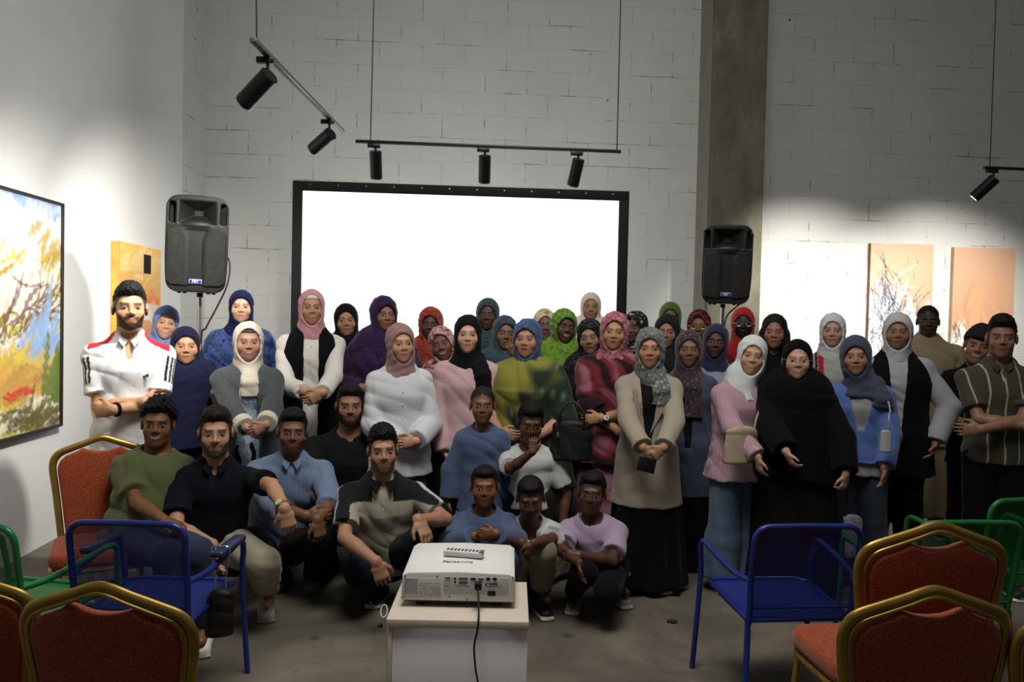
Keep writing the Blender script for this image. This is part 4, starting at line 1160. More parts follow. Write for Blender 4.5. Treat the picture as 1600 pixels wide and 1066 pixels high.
# 11
p = Person('smiling woman tilting her head in red, white and navy patterned headscarf', 691, 538, 5.3, skin='6e4a3a', tilt=-16, yaw=-8, fingers=(0, 0), face=dict(smile=1))
p.scarf(cloth('scarf_red_navy', '8c2a2a', 'tie', '1c2038', 'b8a8a0', sc_=1.6), 'cape', amp=.004); p.top('dress', cloth('dark_red_cloth', '3c1418'), hem=.2); p.skirt('skirt', black)
# 12
p = Person('woman in black headscarf and long pale pink blouse behind the boy in blue', 731, 523, 4.95, skin='c49a80', arms=(dict(off=(-.12, .1, -.60)), dict(off=(.16, .1, -.6))), face=dict(fw=.98, lip='a8605c', eye=1.2))
p.scarf(cloth('scarf_black', '101014'), 'bib', len_=.19, tail=(.1, .3), shw=1.12, amp=.003); p.top('blouse', cloth('pale_pink_cotton', 'bb9a9e'), inf=.032, hem=.04, flare=.03, puffs=.018, slv=1.15, wr=.004); p.skirt('skirt', black, r=(.24, .18)); p.shoes('141416', '141416')
# 13
p = Person('woman in grey teal headscarf, dark face, behind black scarf woman', 762, 492, 5.85, skin='4e382f', fingers=(0, 0), yaw=-4, face=dict(lip='6a2a2a'))
p.scarf(cloth('scarf_grey_teal', '2e3c44', 'marble', '222c34', '3c5658'), 'cape'); p.top('dress', cloth('black_teal_print', '0c1416', 'floral', '12262a', '1f8a80'), hem=.2); p.skirt('skirt', black)
# 14
p = Person('woman in slate blue headscarf holding fingers to her lips', 789, 521, 5.48, skin='75543f', yaw=8, tilt=4, arms=(None, dict(p=(806, 556, 5.32), dir=(-.5, -.1, .8), n=(0, 1, .2), curl=.9, pole=(.6, .2, -1))), face=dict())
p.scarf(cloth('scarf_slate_blue', '2c3e4a', 'marble', '26343e', '384e5a'), 'cape', amp=.003); p.top('dress', cloth('dark_floral', '2a241c', 'floral', '5c5232', '1f6a66'), hem=.2, sleeve='half'); p.skirt('skirt', black)
# 15
p = Person('woman wrapped in yellow and green tie-dyed robe with blue patterned headscarf', 824, 530, 4.95, skin='ad8069', hyaw=-12, yaw=-16, w=1.3, arms=(dict(off=(-.10, .24, -.40), dir=(.8, -.2, -.1), n=(0, 1, 0)), dict(off=(.12, .22, -.42), dir=(-.8, -.1, -.1))), face=dict(lip='7c2228', fw=1.08))
p.scarf(cloth('scarf_blue_print', '284c84', 'floral', '3a4a58', '6e6a40', sc_=.8), 'bib', len_=.10, amp=.004, puff=.004)
def tiedye(s, V):
    d = V-s.N; u = d@s.lat; z = d[:, 2]
    n1 = np.sin(u*23+2*np.sin(z*17)+1)+np.sin(z*31+u*12+2*np.sin(u*19)); t = np.clip((u*3.2-z*1.9-.45+.16*n1)*2.2+.5, 0, 1)[:, None]
    C = np.array(lin('7c7a30'))*(1-t)+np.array(lin('1b2a20'))*t
    pl = np.clip(np.sin(u*105+.6*np.sin(z*20))*.5+np.sin(z*38+u*8)*.8-.55, 0, 1)[:, None]*t; return C*(1-.6*pl)+np.array(lin('7a8266'))*.6*pl
p.top('robe', PAINTED, paint=tiedye, inf=.045, hem=.25, flare=.05, wr=.007, slv=1.35, sleeve='half', folds=(9, .012, 1), wx=1.1); p.skirt('skirt', cloth('grey_green_tiedye', '525a40', 'tie', '1c2c24', '7c7e58', sc_=.8), r=(.3, .24))
# 16
p = Person('woman in pale yellow headscarf half hidden behind lime scarf woman', 851, 508, 5.98, skin='6e5040', fingers=(0, 0), yaw=5, face=dict())
p.scarf(cloth('scarf_pale_yellow', 'b8a878', 'tie', '7a6078', 'd0c8a0', sc_=1.5), 'cape'); p.top('dress', black, hem=.2); p.skirt('skirt', black)
# 17
p = Person('laughing woman in lime green headscarf leaning right', 881, 511, 5.55, skin='4f3628', hyaw=18, yaw=6, tilt=7, w=1.1, fingers=(0, 0), face=dict(smile=1, fw=1.05))
p.scarf(cloth('scarf_lime', '567a1e', 'marble', '41601a', '6d8f30'), 'cape', amp=.004, puff=.006, len_=.12); p.top('robe', cloth('dark_olive_tiedye', '1c2818', 'tie', '39442a', '0c1410', sc_=.8), inf=.04, hem=.25, slv=1.3, wr=.006); p.skirt('skirt', black)
# 18
p = Person('woman in white headscarf at the very back before the screen', 923, 480, 6.3, skin='97705a', fingers=(0, 0), face=dict(smile=.3), hs=.92)
p.scarf(cloth('scarf_white_warm', 'c9b8b0'), 'cape'); p.top('dress', white, hem=.2); p.skirt('skirt', black)
# 19
p = Person('woman in black and grey headscarf looking down, left of pink robe woman', 922, 527, 5.25, skin='8e7060', hyaw=-8, yaw=-4, tilt=-8, pitch=4, fingers=(0, 0), face=dict(lip='6c2c30', eye=.7))
p.scarf(cloth('scarf_charcoal', '1c1c20', 'marble', '3a3c3e', '0c0c10'), 'cape', amp=.004); p.top('dress', cloth('dark_khaki_print', '2c2c22', 'marble', '42442e', '141612'), hem=.2); p.skirt('skirt', black)
# 20
p = Person('woman wrapped in crimson and pink tie-dyed robe, arms folded over her waist', 960, 519, 5.02, skin='a8805e', hyaw=-2, yaw=-6, tilt=3, w=1.15, arms=(dict(off=(.06, .23, -.44), dir=(1, -.1, -.35), n=(0, 1, 0), curl=.5, pole=(-1, .1, -.4)), dict(off=(-.05, .25, -.36), dir=(-1, -.1, -.15), n=(0, 1, 0), curl=.5, pole=(1, .2, -.5))), face=dict(lip='8a3a38', eye=1.1, fw=1.05))
mel2 = cloth('crimson_tiedye', '5c1826', 'tie', '1c060c', '8a4c5a', sc_=.6); mel3 = cloth('pink_tiedye', '74404e', 'tie', '3e121e', '946c78', sc_=.4)
p.scarf(cloth('scarf_rose', '9a5a60', 'marble', 'b08488', '74303c'), 'bib', len_=.14, amp=.004, puff=.006, shw=1.15, top=.072); 
def crimson(s, V):
    d = V-s.N; u = d@s.lat; z = d[:, 2]
    b = np.sin((z*1.0+u*.9)*26+1.6*np.sin(u*14+z*5)+.8*np.sin(z*31)); b2 = np.sin((z*.8+u)*41+2*np.sin(z*19)+1)
    C = np.tile(lin('641a28'), (len(V), 1)); k = np.clip(b*1.8-.4, 0, 1)[:, None]; C = C*(1-k)+np.array(lin('1c080e'))*k
    k = np.clip(-b*1.5+b2*.6-.5, 0, 1)[:, None]; return C*(1-k)+np.array(lin('8a5260'))*k
p.top('robe', PAINTED, paint=crimson, inf=.045, hem=.12, flare=.03, sleeve='half', slv=1.3, wr=.007, folds=(8, .01, 1)); p.skirt('skirt', mel3, r=(.27, .2), folds=(7, .016, 2))
p.band(1, black, None, wd=.02, face=plain('watch_face_white', 'd8d8d8', .3)); p.shoes('1c1414', '1c1414')
# 21
p = Person('woman in black and white patterned headscarf mostly hidden behind rose scarf woman', 992, 512, 5.9, skin='5a4034', fingers=(0, 0), hyaw=-25, face=dict())
p.scarf(cloth('scarf_black_white', '16161a', 'tie', 'a8a8ac', '16161a', sc_=1.8), 'cape'); p.top('dress', cloth('maroon_cloth', '3c1018'), hem=.2); p.skirt('skirt', black)
# 22
p = Person('young woman in beige blazer and grey print headscarf holding a phone at her waist', 1016, 545, 4.72, skin='a57c5e', arms=(dict(p=(1006, 702, 4.5), dir=(.75, -.1, -.7), n=(0, 1, .2), curl=.7, pole=(-1, .2, -.4)), dict(p=(1036, 706, 4.46), dir=(-.75, -.1, -.7), n=(0, 1, .2), curl=.7, pole=(1, .2, -.4))), face=dict(lip='8f5650', fw=.98), hyaw=-3, res=.0038)
p.scarf(cloth('scarf_grey_print', '6c6e6e', 'floral', '484c4c', '9a9c98', sc_=.9), 'tuck', tail=(.07, .34), amp=.004, puff=.004)
p.top('blouse', blackk, inf=.012, wr=0); beige = cloth('beige_wool', '958b7c'); p.top('blazer', beige, inf=.032, hem=.28, flare=.035, opening=(.06, .01, .84), wr=.003, folds=(6, .003, 1), cuff=(beige, .02))
p.skirt('skirt', black, hemz=.03, r=(.25, .2)); p.shoes('17171a', 'cfcfcf')
for q in (-1, 1):     # lapels
    M = Matrix.Translation(tuple(p.N+p.lat*q*.062+p.fr*.135-UP*.185)) @ Matrix.Rotation(math.radians(q*17), 4, 'Y') @ Matrix.Rotation(math.radians(q*-16), 4, 'Z') @ Matrix.Rotation(math.radians(5), 4, 'X')
    MB().prism([(-.012, -.17), (q*.018, -.02), (q*.048, .0), (q*.022, .03), (q*.012, .12), (-q*.016, .12)], -.005, .004, .002, M).build('lapel', beige, p.root)
p.buttons(3, -.49, .028, plain('brass_button', 'a89a78', .3, .8), dx=-.09, off=.19); PH = p
# 23
p = Person('woman in olive green headscarf mostly hidden left of the right loudspeaker', 1047, 497, 6.2, skin='5a4232', fingers=(0, 0), face=dict())
p.scarf(cloth('scarf_olive', '3c5a20'), 'cape'); p.top('dress', black, hem=.2); p.skirt('skirt', black)
# 24
p = Person('woman in dark grey headscarf peering between grey print and floral scarves', 1042, 519, 5.55, skin='8a6450', fingers=(0, 0), hyaw=-6, face=dict())
p.scarf(cloth('scarf_dark_grey', '1a1c1c'), 'cape'); p.top('dress', black, hem=.2); p.skirt('skirt', black)
# 25
p = Person('woman in dark floral headscarf and blue grey blazer', 1076, 546, 5.16, skin='755541', w=1.0, yaw=2, hyaw=2, face=dict(lip='6e3a36'), arms=(None, None))
p.scarf(cloth('scarf_dark_floral', '26262c', 'floral', '4a3038', '6e5a64', sc_=1.0), 'bib', amp=.003, tail=(.03, .3)); p.top('blouse', blackk, inf=.012); p.top('blazer', cloth('blue_grey_suiting', '3c4256'), inf=.03, hem=.3, opening=(.05, .02, .8)); p.skirt('skirt', black); p.shoes('b8b8bc')
# 26
p = Person('woman with glasses in red and black patterned headscarf under the right loudspeaker', 1092, 510, 5.88, skin='6c4c3c', fingers=(0, 0), face=dict(), hyaw=-5)
p.scarf(cloth('scarf_red_black', '2a1416', 'tie', '1a1a1c', '9a3434', sc_=2), 'cape'); p.glasses(); p.top('dress', black, hem=.2); p.skirt('skirt', black)
# 27
p = Person('woman in indigo headscarf and pale shirt behind pink shirt woman', 1118, 534, 5.48, skin='4c3328', yaw=0, fingers=(0, 0), face=dict(smile=.3), tilt=4)
p.scarf(cloth('scarf_indigo', '232442'), 'bib', amp=.003); p.top('shirt', cloth('pale_blue_shirt', '7f8c98'), inf=.03, hem=.2); p.skirt('skirt', black)
# 28
p = Person('woman with glasses in bright red headscarf before the concrete pillar', 1161, 506, 6.05, skin='20150f', fingers=(0, 0), face=dict(fw=1.05))
p.scarf(cloth('scarf_red', '9c181c'), 'bib', amp=.002); p.glasses('c8c0b0'); p.top('dress', cloth('wine_cloth', '4c0e12'), hem=.2); p.skirt('skirt', black)
# 29
p = Person('smiling young woman in white headscarf, pink shirt and jeans with cream shoulder bag', 1175, 556, 4.76, skin='b98b6f', tilt=7, yaw=30, hyaw=2, arms=(dict(p=(1188, 722, 4.50), dir=(.2, 0, -1), n=(1, 0, 0), curl=.5, pole=(-1, .4, -.2)), dict(p=(1198, 735, 4.85))), neck=(-.06, -.035, -.165), sw=.138, face=dict(smile=1, lip='b06a62'))
wsc = cloth('scarf_white', 'c4c8c8'); p.scarf(wsc, 'bib', len_=.12, shw=.9, amp=.003); pinkst = cloth('pink_striped_shirting', 'a88894', 'pin', '9c7a88', sc_=.9)
p.top('shirt', pinkst, inf=.026, hem=.10, flare=.045, puffs=.014, slv=1.1, wr=.005, cuff=(cloth('pink_cuff', 'b59aa4'), .05)); p.trousers(cloth('washed_denim', '566a80', 'denim', '41536a'), baggy=.055); p.shoes('b9a898'); PK = p
# 30
p = Person('woman with long loose black hair and black top', 1210, 519, 5.5, skin='8e6450', hyaw=-4, face=dict(scalp='0d0a09', smile=.2), fingers=(0, 0))
p.top('top', black, inf=.02, hem=.2, vneck=.04); p.skirt('skirt', black)
F = Field(p.H-np.array([.2, .2, .42]), p.H+.18, .0055)
p.hell(F, (0, .025, .035), (.088, .105, .098)); p.hell(F, (0, .03, -.06), (.098, .085, .12), k=.03)
for q in (-1, 1): F.rc(p.hp((q*.075, .0, -.02)), p.N+p.lat*q*.085+p.fr*.055-UP*.20, .03, .035, k=.03)
F.rc(p.hp((0, .05, -.1)), p.N-p.fr*.1-UP*.2, .09, .08, k=.03)
F.wrinkle(.003, 3, .03, ((1, .2, .1), (.9, .3, 0), (1, -.3, .1)))
F.ec(p.hp((0, -.03, -.035)), p.hp((0, -.24, -.035)), (.052, .096), (.056, .1), p.R[:, 0], k=.02, mode='sub', flat=True); p.hell(F, (0, .014, .03), (.070, .088, .082), k=.004, mode='sub'); F.rc(p.hp((0, -.03, -.1)), p.N+p.fr*.12-UP*.05, .05, .05, k=.01, mode='sub')
hc = np.array(lin('0b0808')); F.obj('hair', HAIRM, p.root, lambda V: np.tile(hc, (len(V), 1)))
# 31
p = Person('young woman with glasses in black headscarf and full black abaya', 1246, 563, 4.64, hs=.95, skin='b58c74', w=1.42, arms=(dict(p=(1236, 728, 4.34), dir=(.4, -.1, -.8), n=(1, .3, 0), curl=.7, pole=(-1, .3, -.3)), dict(p=(1324, 750, 4.46), dir=(-.1, 0, -1), n=(-.7, .7, 0), curl=.9, pole=(1, .3, -.3))), face=dict(smile=.55, fw=1.06, lip='a8685e'))
ab = cloth('black_abaya_cloth', '060607'); p.scarf(ab, 'cape_long', len_=.60, shw=.93, top=.072); p.glasses('c2b6a8')
p.top('abaya', ab, inf=.03, hem=.05, slv=1.3, puffs=.03, wr=.003); p.skirt('skirt', cloth('dark_brown_cloth', '15110d'), r=(.27, .2), inf=.03, folds=(16, .006, 1)); p.shoes('17171a')
# 32
p = Person('tall woman in white headscarf and pale shirt with one red stripe', 1301, 517, 5.55, skin='b28a78', hyaw=-3, fingers=(0, 0), face=dict(lip='905850'))
p.scarf(wsc, 'tuck', amp=.003)
def redstripe(s, V):
    C = np.tile(lin('9c9894'), (len(V), 1)); u = (V-s.N)@s.lat; m = (np.abs(u+.075) < .018) & ((V-s.N)@s.fr > 0); C[m] = lin('a01a20'); m = (np.abs(u+.105) < .008); C[m] = lin('1c1c20'); return C
p.top('shirt', PAINTED, inf=.024, hem=.2, paint=redstripe); p.skirt('skirt', black)
# 33
p = Person('woman in slate headscarf and cornflower blue wrap jacket with small white bag', 1337, 557, 4.86, skin='a47660', hyaw=-2, yaw=-2, tilt=-3, neck=(.035, -.035, -.168), arms=(dict(off=(-.14, .05, -.5)), dict(p=(1382, 745, 4.68), dir=(0, 0, -1), n=(-1, 0, 0), curl=.5, pole=(1, .5, -.3))), face=dict(fw=1.03, lip='904038', eye=1.1))
p.scarf(cloth('scarf_slate', '3a4052'), 'bib', len_=.09, amp=.003, puff=.006, shw=1.05, tail=(.12, .12)); p.top('undershirt', cloth('light_grey_jersey', '8e8c8c'), inf=.012, neckr=.066)
bl = cloth('cornflower_blue', '4e66a0'); p.top('wrap_jacket', bl, inf=.03, hem=.0, flare=.035, opening=(.085, .02, .98), puffs=.012, slv=1.15); p.trousers(cloth('grey_denim_dark', '303c4a', 'denim', '283240'), baggy=.04); p.shoes('8a8a8a'); BG = p
# 34
p = Person('smiling woman in white headscarf, white shirt and black waistcoat', 1403, 519, 5.2, skin='8c6650', hyaw=-2, yaw=0, w=1.2, arms=(None, dict(off=(.235, .1, -.54), pole=(1, .2, -.1))), face=dict(smile=.4, fw=1.1))
p.scarf(cloth('scarf_white_cool', 'b4b2b4'), 'tuck', amp=.003, puff=.004); p.top('shirt', cloth('light_grey_shirting', '9a9da0'), inf=.024, hem=.12, puffs=.02, slv=1.3, wr=.005); p.top('waistcoat', black, inf=.038, hem=.22, sleeve=None, opening=(.06, .02, .9)); p.trousers(black, baggy=.02); p.shoes('c8c8c8'); 
# 35
p = Person('boy in long beige thobe standing by the back wall', 1450, 502, 6.1, 'm', skin='3a261d', yaw=2, hs=1.0, sw=.19, face=dict(scalp='0a0807'))
p.hair(vol=.004, top=0, curl=.001); tho = cloth('sand_linen', '8c7c62'); p.top('thobe', tho, inf=.034, hem=.2, flare=.03, slv=1.25, puffs=.02, wr=.005); p.skirt('thobe_skirt', tho, hemz=.17, r=(.26, .17), inf=.034, folds=(7, .02, 2), wr=.004); p.trousers(cloth('grey_marl', '6a6a70'), inf=.01); p.shoes('1b1b1e', 'e0e0e0')
# 36
p = Person('young man with brown fringe leaning in, black T-shirt', 1528, 541, 5.3, 'm', skin='8e6655', tilt=10, hyaw=-2, yaw=2, sw=.18, neck=(.02, -.06, -.15), arms=(dict(off=(-.02, .2, -.40), dir=(1, -.1, 0), pole=(-1, .1, -.5)), dict(off=(.2, .1, -.5))), face=dict(smile=1, scalp='1c120c'))
p.hair(c='1e140e', vol=.016, top=.03, curl=.004, fringe=1, side=.014); p.top('t_shirt', black, inf=.02, drop=.02, sleeve='short', hem=.12); p.trousers(black); p.shoes('e2e2e2')
# 37
p = Person('young man in olive shirt with thin cream stripes, arms crossed, at far right', 1565, 528, 4.75, 'm', skin='8a6450', hyaw=0, yaw=2, sw=.18, arms=(dict(off=(.12, .2, -.33), dir=(1, .1, .4), n=(0, 1, 0), curl=.4, pole=(-1, -.1, -.5)), dict(off=(-.12, .24, -.36), dir=(-1, .05, -.1), n=(0, 1, 0), curl=.5, pole=(1, -.1, -.5))), face=dict(scalp='0d0a09', stubble=.15, fw=.98))
strp = cloth('olive_striped_knit', '3e3a2e', 'wide', '9a927c', sc_=.9); p.hair(vol=.008, top=.022, curl=.004); p.top('shirt', strp, inf=.022, sleeve='short', hem=.05, flare=.0, vneck=.09, wr=.003); p.collar(cloth('olive_collar', '38342a'), open_=.8); p.trousers(black); p.shoes('202024')

# ------------------------------------------------------------------ front row, crouching
# 38
p = Person('grinning curly-haired boy in olive T-shirt seated on banquet chair', 247, 662, 4.05, 'm', skin='70492f', hs=1.0, yaw=4, hyaw=-6, tilt=3, ts=.93, sw=.15, pel=P(222, 838, 4.0), arms=(dict(p=(262, 820, 3.75), dir=(.7, -.5, -.2), n=(0, 0, -1), curl=.6, pole=(-1, .3, -.6)), dict(p=(330, 716, 4.25), dir=(1, .05, -.1), n=(0, -.3, -1), curl=.4, pole=(0, .6, -1))),
           legs=(((262, 868, 3.72), (275, 985, 3.75)), ((310, 865, 3.75), (318, 975, 3.85))), face=dict(smile=1, scalp='0c0908', fw=.98, lip='7c4438'), res=.0038)
p.hair(c='0c0908', vol=.02, top=.03, curl=.011, wl=.028, side=.016); p.top('t_shirt', cloth('olive_jersey', '4c5230'), inf=.024, drop=.022, sleeve='short', hem=.03, wr=.009); p.trousers(cloth('blue_denim', '202e44', 'denim', '18243a')); p.shoes('d8d4c8', 'c8c4b8')
# 39
p = Person('man with trimmed beard in black polo shirt and pale trousers, crouching', 337, 676, 4.02, 'm', skin='b08468', ts=.98, yaw=0, hyaw=0, sw=.172, pel=P(330, 850, 4.22), arms=(dict(p=(333, 852, 3.82), dir=(.15, -.1, -1), n=(1, 0, 0), curl=.5, pole=(-1, .3, -.2)), dict(p=(447, 797, 3.78), dir=(.25, -.1, -1), n=(0, 1, 0), curl=.7, pole=(.3, .5, 1))),
           legs=(((300, 880, 3.9), (332, 945, 4.15)), ((412, 880, 3.95), (416, 918, 4.3), (.25, -1, 0))), face=dict(scalp='1a100b', stubble=.8, goat=.6, nose=1.06), res=.0038)
p.hair(c='1c110c', vol=.006, top=.016, curl=.004); nv = cloth('ink_pique', '0d0f18'); p.top('polo_shirt', nv, inf=.02, sleeve='short', hem=.05, vneck=.10, wr=.003); p.collar(nv, open_=.7); p.trousers(cloth('stone_chino', '97917f'), baggy=.01, wr=.005); p.shoes('9c9a94', '8a8880')
p.band(1, plain('gold_strap', 'c8b070', .3, .9), None, wd=.016, face=plain('watch_dial', 'c8c890', .3, .4))
# 40
p = Person('squatting man in light blue striped shirt beside the black polo man', 457, 674, 4.45, 'm', skin='6f4c38', ts=.97, yaw=4, hyaw=2, tilt=2, sw=.19, pel=P(425, 858, 4.75), arms=(dict(p=(478, 806, 4.25), dir=(1, -.2, -.1), n=(0, 1, 0), curl=.6, pole=(-1, .2, -.6)), dict(p=(496, 812, 4.2), dir=(.2, -.1, -1), n=(-.5, 1, 0), curl=.8, pole=(1, .5, -.6))),
           legs=(((398, 845, 4.3), (440, 900, 4.75)), ((505, 842, 4.3), (488, 900, 4.75))), face=dict(scalp='0d0a09', stubble=.6, goat=.6, lip='7a4a40'))
p.hair(vol=.006, top=.010, curl=.003); sb = cloth('blue_striped_linen', '76859c', 'pin', '4f6284', sc_=1.2); p.top('shirt', sb, inf=.026, sleeve='half', hem=.06, vneck=.09, wr=.005, slv=1.1); p.collar(sb, open_=.8); p.trousers(black); p.shoes('6a665e', '55524c')
# 41
p = Person('broad bearded man in black T-shirt crouching behind the beige polo man', 547, 634, 4.78, 'm', skin='8a6450', w=1.1, ts=1.0, sw=.205, yaw=2, pel=P(545, 812, 4.98), arms=(dict(p=(512, 792, 4.5), dir=(.8, -.1, -.4), n=(0, 1, 0), curl=.6, pole=(-1, .1, -.5)), dict(p=(560, 800, 4.55), dir=(-.8, -.1, -.4), pole=(1, .1, -.5))),
           legs=(((500, 850, 4.6), (515, 890, 5.0)), ((575, 850, 4.6), (560, 890, 5.0))), face=dict(scalp='0d0a09', stubble=.9, goat=.4, fw=1.03))
p.hair(vol=.004, top=.012, curl=.002); p.top('t_shirt', cloth('charcoal_jersey', '151517'), inf=.022, drop=.022, sleeve='half', hem=.05, wr=.003); p.trousers(black); p.shoes('141416', '222222')
# 42
def beige_polo(s, V):
    C = np.tile(lin('9a9484'), (len(V), 1)); nvy = np.array(lin('0f1018')); wh = np.array(lin('b8b8bc')); d = V-s.N; u = d@s.lat
    for i, q in enumerate((-1, 1)):
        a = s.S[i]; w = nrm(s.E[i]-a); t = (V-a)@w; rad = V-a-t[:, None]*w; out = rad@(nrm(s.lat*q+UP*.8)); side = rad@s.fr
        top_ = (d[:, 2] > -.095) & (q*u > .05)
        m = ((t > -.02) & (out > .018) | top_) & (q*u > .055); C[m] = nvy
        m2 = m & (np.abs(side-.012) < .007) & (q*u > .12); C[m2] = wh
    return C
p = Person('kneeling man in beige polo shirt with navy shoulders beside the projector', 598, 703, 4.22, 'm', skin='a0775f', ts=.99, yaw=4, hyaw=4, tilt=-2, sw=.185, pel=P(602, 868, 4.5), arms=(dict(p=(588, 878, 3.98), dir=(.35, -.1, -1), n=(0, 1, 0), curl=.6, pole=(-1, .2, -.2)), dict(p=(653, 812, 4.0), dir=(.25, -.3, -.45), n=(0, .2, -1), curl=.5, pole=(1, .5, -.4))),
           legs=(((560, 893, 4.2), (592, 918, 4.55)), ((650, 850, 4.12), (648, 918, 4.3))), face=dict(scalp='0c0908', stubble=.65, goat=.2, fw=.96, lip='8f5a50', eye=1.15), res=.0038)
p.hair(vol=.010, top=.022, curl=.007, side=.004); p.top('polo_shirt', PAINTED, inf=.022, sleeve='short', hem=.05, vneck=.10, paint=beige_polo, res=.0072, wr=.004); p.collar(cloth('navy_collar', '0f1018'), open_=.8, big=1.35); p.trousers(cloth('dark_jeans', '0f1420', 'denim', '0b0f18')); p.shoes('16161a', 'b8b8b8')
p.buttons(3, -.085, .04, plain('pearl', 'dddddd', .3), off=.135, rad=.003)

# ------------------------------------------------------------------ children
gold_plain = plain('gold_ring', 'd8a040', .25, .9)
thb = cloth('pale_blue_thobe', '445270')
p = Person('boy in pale blue thobe standing in front of pink blouse woman', 754, 633, 4.62, 'k', skin='6f4a35', face=dict(scalp='14100d', eye=1.2), hs=.9, arms=(dict(off=(-.19, .02, -.44)), dict(off=(.19, .02, -.44))))
p.hair(c='17110e', vol=.003, top=0, curl=.001); p.top('thobe', thb, inf=.030, drop=.012, hem=.12, slv=1.3, puffs=.018, wr=.004, folds=(9, .006, 0)); p.skirt('thobe_skirt', thb, hemz=.12, r=(.19, .15), inf=.034); p.shoes('2a2420')
p = Person('boy in pale blue thobe crouching right behind the projector', 757, 760, 4.35, 'k', skin='70492f', ts=.84, hs=.92, pel=P(757, 880, 4.5), arms=(dict(p=(742, 838, 4.12), dir=(1, -.1, 0), n=(0, 1, 0), curl=.4, pole=(-1, .2, -.7)), dict(p=(775, 834, 4.08), dir=(-1, -.1, 0), n=(0, 1, 0), pole=(1, .2, -.7))),
           legs=(((722, 868, 4.2), (735, 915, 4.5)), ((790, 868, 4.2), (780, 915, 4.5))), face=dict(scalp='14100d', fw=1.06, eye=1.1))
p.hair(c='120d0b', vol=.004, top=.003, curl=.001); p.top('thobe', thb, inf=.028, drop=.012, hem=.06, slv=1.25, puffs=.016, wr=.005); p.trousers(thb, baggy=.03, inf=.03); p.shoes('2a2420')
wt = cloth('white_jersey', 'b2b2b2')
p = Person('boy in white T-shirt with black print, fingers at his mouth', 829, 660, 4.6, 'k', skin='553626', pitch=14, tilt=2, hyaw=6, hs=.94, ts=.8, sw=.165, arms=(dict(p=(832, 706, 4.42), dir=(.05, .1, 1), n=(0, 1, 0), curl=.9, pole=(-.8, -.1, -1)), dict(off=(.2, .04, -.46))), face=dict(scalp='0c0908', look=.002))
p.hair(c='0b0908', vol=.012, top=.018, curl=.004, wl=.02); p.top('t_shirt', wt, inf=.022, drop=.022, sleeve='short', hem=.05, wr=.004)
G = MB()
for q in (-1, 1):
    for rz in (0, .045):
        c = p.N+p.lat*(q*.021+.02)+p.fr*.118-UP*(.235+rz)
        G.tube([tuple(c+p.lat*math.cos(a)*.017+UP*math.sin(a)*.017) for a in np.linspace(0, 6.28, 15)[:-1]], .003, 6, closed=True)
G.build('shirt_print', black, p.root); p.trousers(cloth('grey_kid_trousers', '1c1c1e')); p.shoes('1c1c20')
p = Person('boy in white T-shirt and khaki trousers crouching with hands joined between his knees', 829, 778, 4.32, 'k', skin='553626', pitch=16, hs=.95, ts=.84, sw=.17, tilt=-2, pel=P(826, 872, 4.62), arms=(dict(p=(815, 848, 4.1), dir=(.4, -.1, -.9), n=(.8, 1, 0), curl=.8, pole=(-1, .2, -.1)), dict(p=(832, 850, 4.07), dir=(-.4, -.1, -.9), n=(-.8, 1, 0), curl=.8, pole=(1, .2, -.1))),
           legs=(((800, 862, 4.22), (806, 915, 4.4)), ((848, 862, 4.22), (846, 915, 4.4), (.25, -1, 0))), face=dict(scalp='14100d', smile=.4))
p.hair(c='0e0b09', vol=.004, top=.004, curl=.001); p.top('t_shirt', wt, inf=.024, drop=.022, sleeve='short', hem=.02, wr=.005, slv=1.15); p.trousers(cloth('khaki_twill', '6f6954'), baggy=.012); p.shoes('111114', 'd8d8d4')
p = Person('child in lilac T-shirt kneeling on one knee beside the beige blazer woman', 925, 770, 4.4, 'k', skin='4a3024', hyaw=-6, yaw=-4, hs=.95, ts=.86, sw=.16, tilt=3, pel=P(938, 885, 4.55), arms=(dict(p=(905, 880, 4.12), dir=(.1, -.1, -1), n=(1, 0, 0), curl=.5, pole=(-1, .2, -.2)), dict(p=(905, 868, 4.2), dir=(-1, -.1, 0), n=(0, 1, 0), curl=.6, pole=(1, .2, -.6))),
           legs=(((912, 893, 4.2), (896, 925, 4.5)), ((948, 925, 4.15), (965, 905, 4.6), (.2, -.6, 0))), face=dict(scalp='0c0908'))
p.hair(c='0c0908', vol=.010, top=.006, curl=.003); p.top('t_shirt', cloth('lilac_jersey', '9a86a0'), inf=.024, drop=.022, sleeve='short', hem=.07, wr=.004, slv=1.15); p.trousers(black); p.shoes('7a7a7a', 'b8b8b8')
print('people', PCOUNT[0])
# ================================================================== chairs
gold = NT('gilt_tube'); go_ = gold.obj(); gold.color(gold.ramp(gold.noise(go_, 14, 3), [(0.3, '8a6f2c'), (0.7, 'a88a3e')])); gold.set(Roughness=0.32, Metallic=0.65, Specular_IOR_Level=0.5); gold = gold.m
rn = NT('rust_upholstery'); ro = rn.obj(); rv = rn.n('ShaderNodeTexVoronoi'); rn.link(ro, rv.inputs['Vector']); rv.inputs['Scale'].default_value = 160
rust_c = rn.mix(rn.ramp(rv.outputs['Distance'], [(0.25, (1, 1, 1)), (0.5, (0, 0, 0))]), '8c381c', 'a05a34')
rust_c = rn.mix(rn.math('MULTIPLY', rn.noise(ro, 9, 3), 0.3), rust_c, '682410'); rn.color(rust_c); rn.set(Roughness=0.9, Specular_IOR_Level=0.2, Sheen_Weight=0.2)
rn.bump(rv.outputs['Distance'], 0.25, 0.002); rust = rn.m
def half_back(sc_=1.0, ins=0.0, top=0.0):
    h = [(.172, .44), (.186, .56), (.200, .68), (.213, .77), (.214, .815), (.204, .845), (.182, .866), (.13, .886), (.07, .907), (.03, .922), (0, .928)]
    c = np.array([0, .66]); out = []
    for i, (x, z) in enumerate(h): out.append((max(x-ins, 0) if x else 0, z-ins*(0.9 if z > .8 else 0)))
    return out
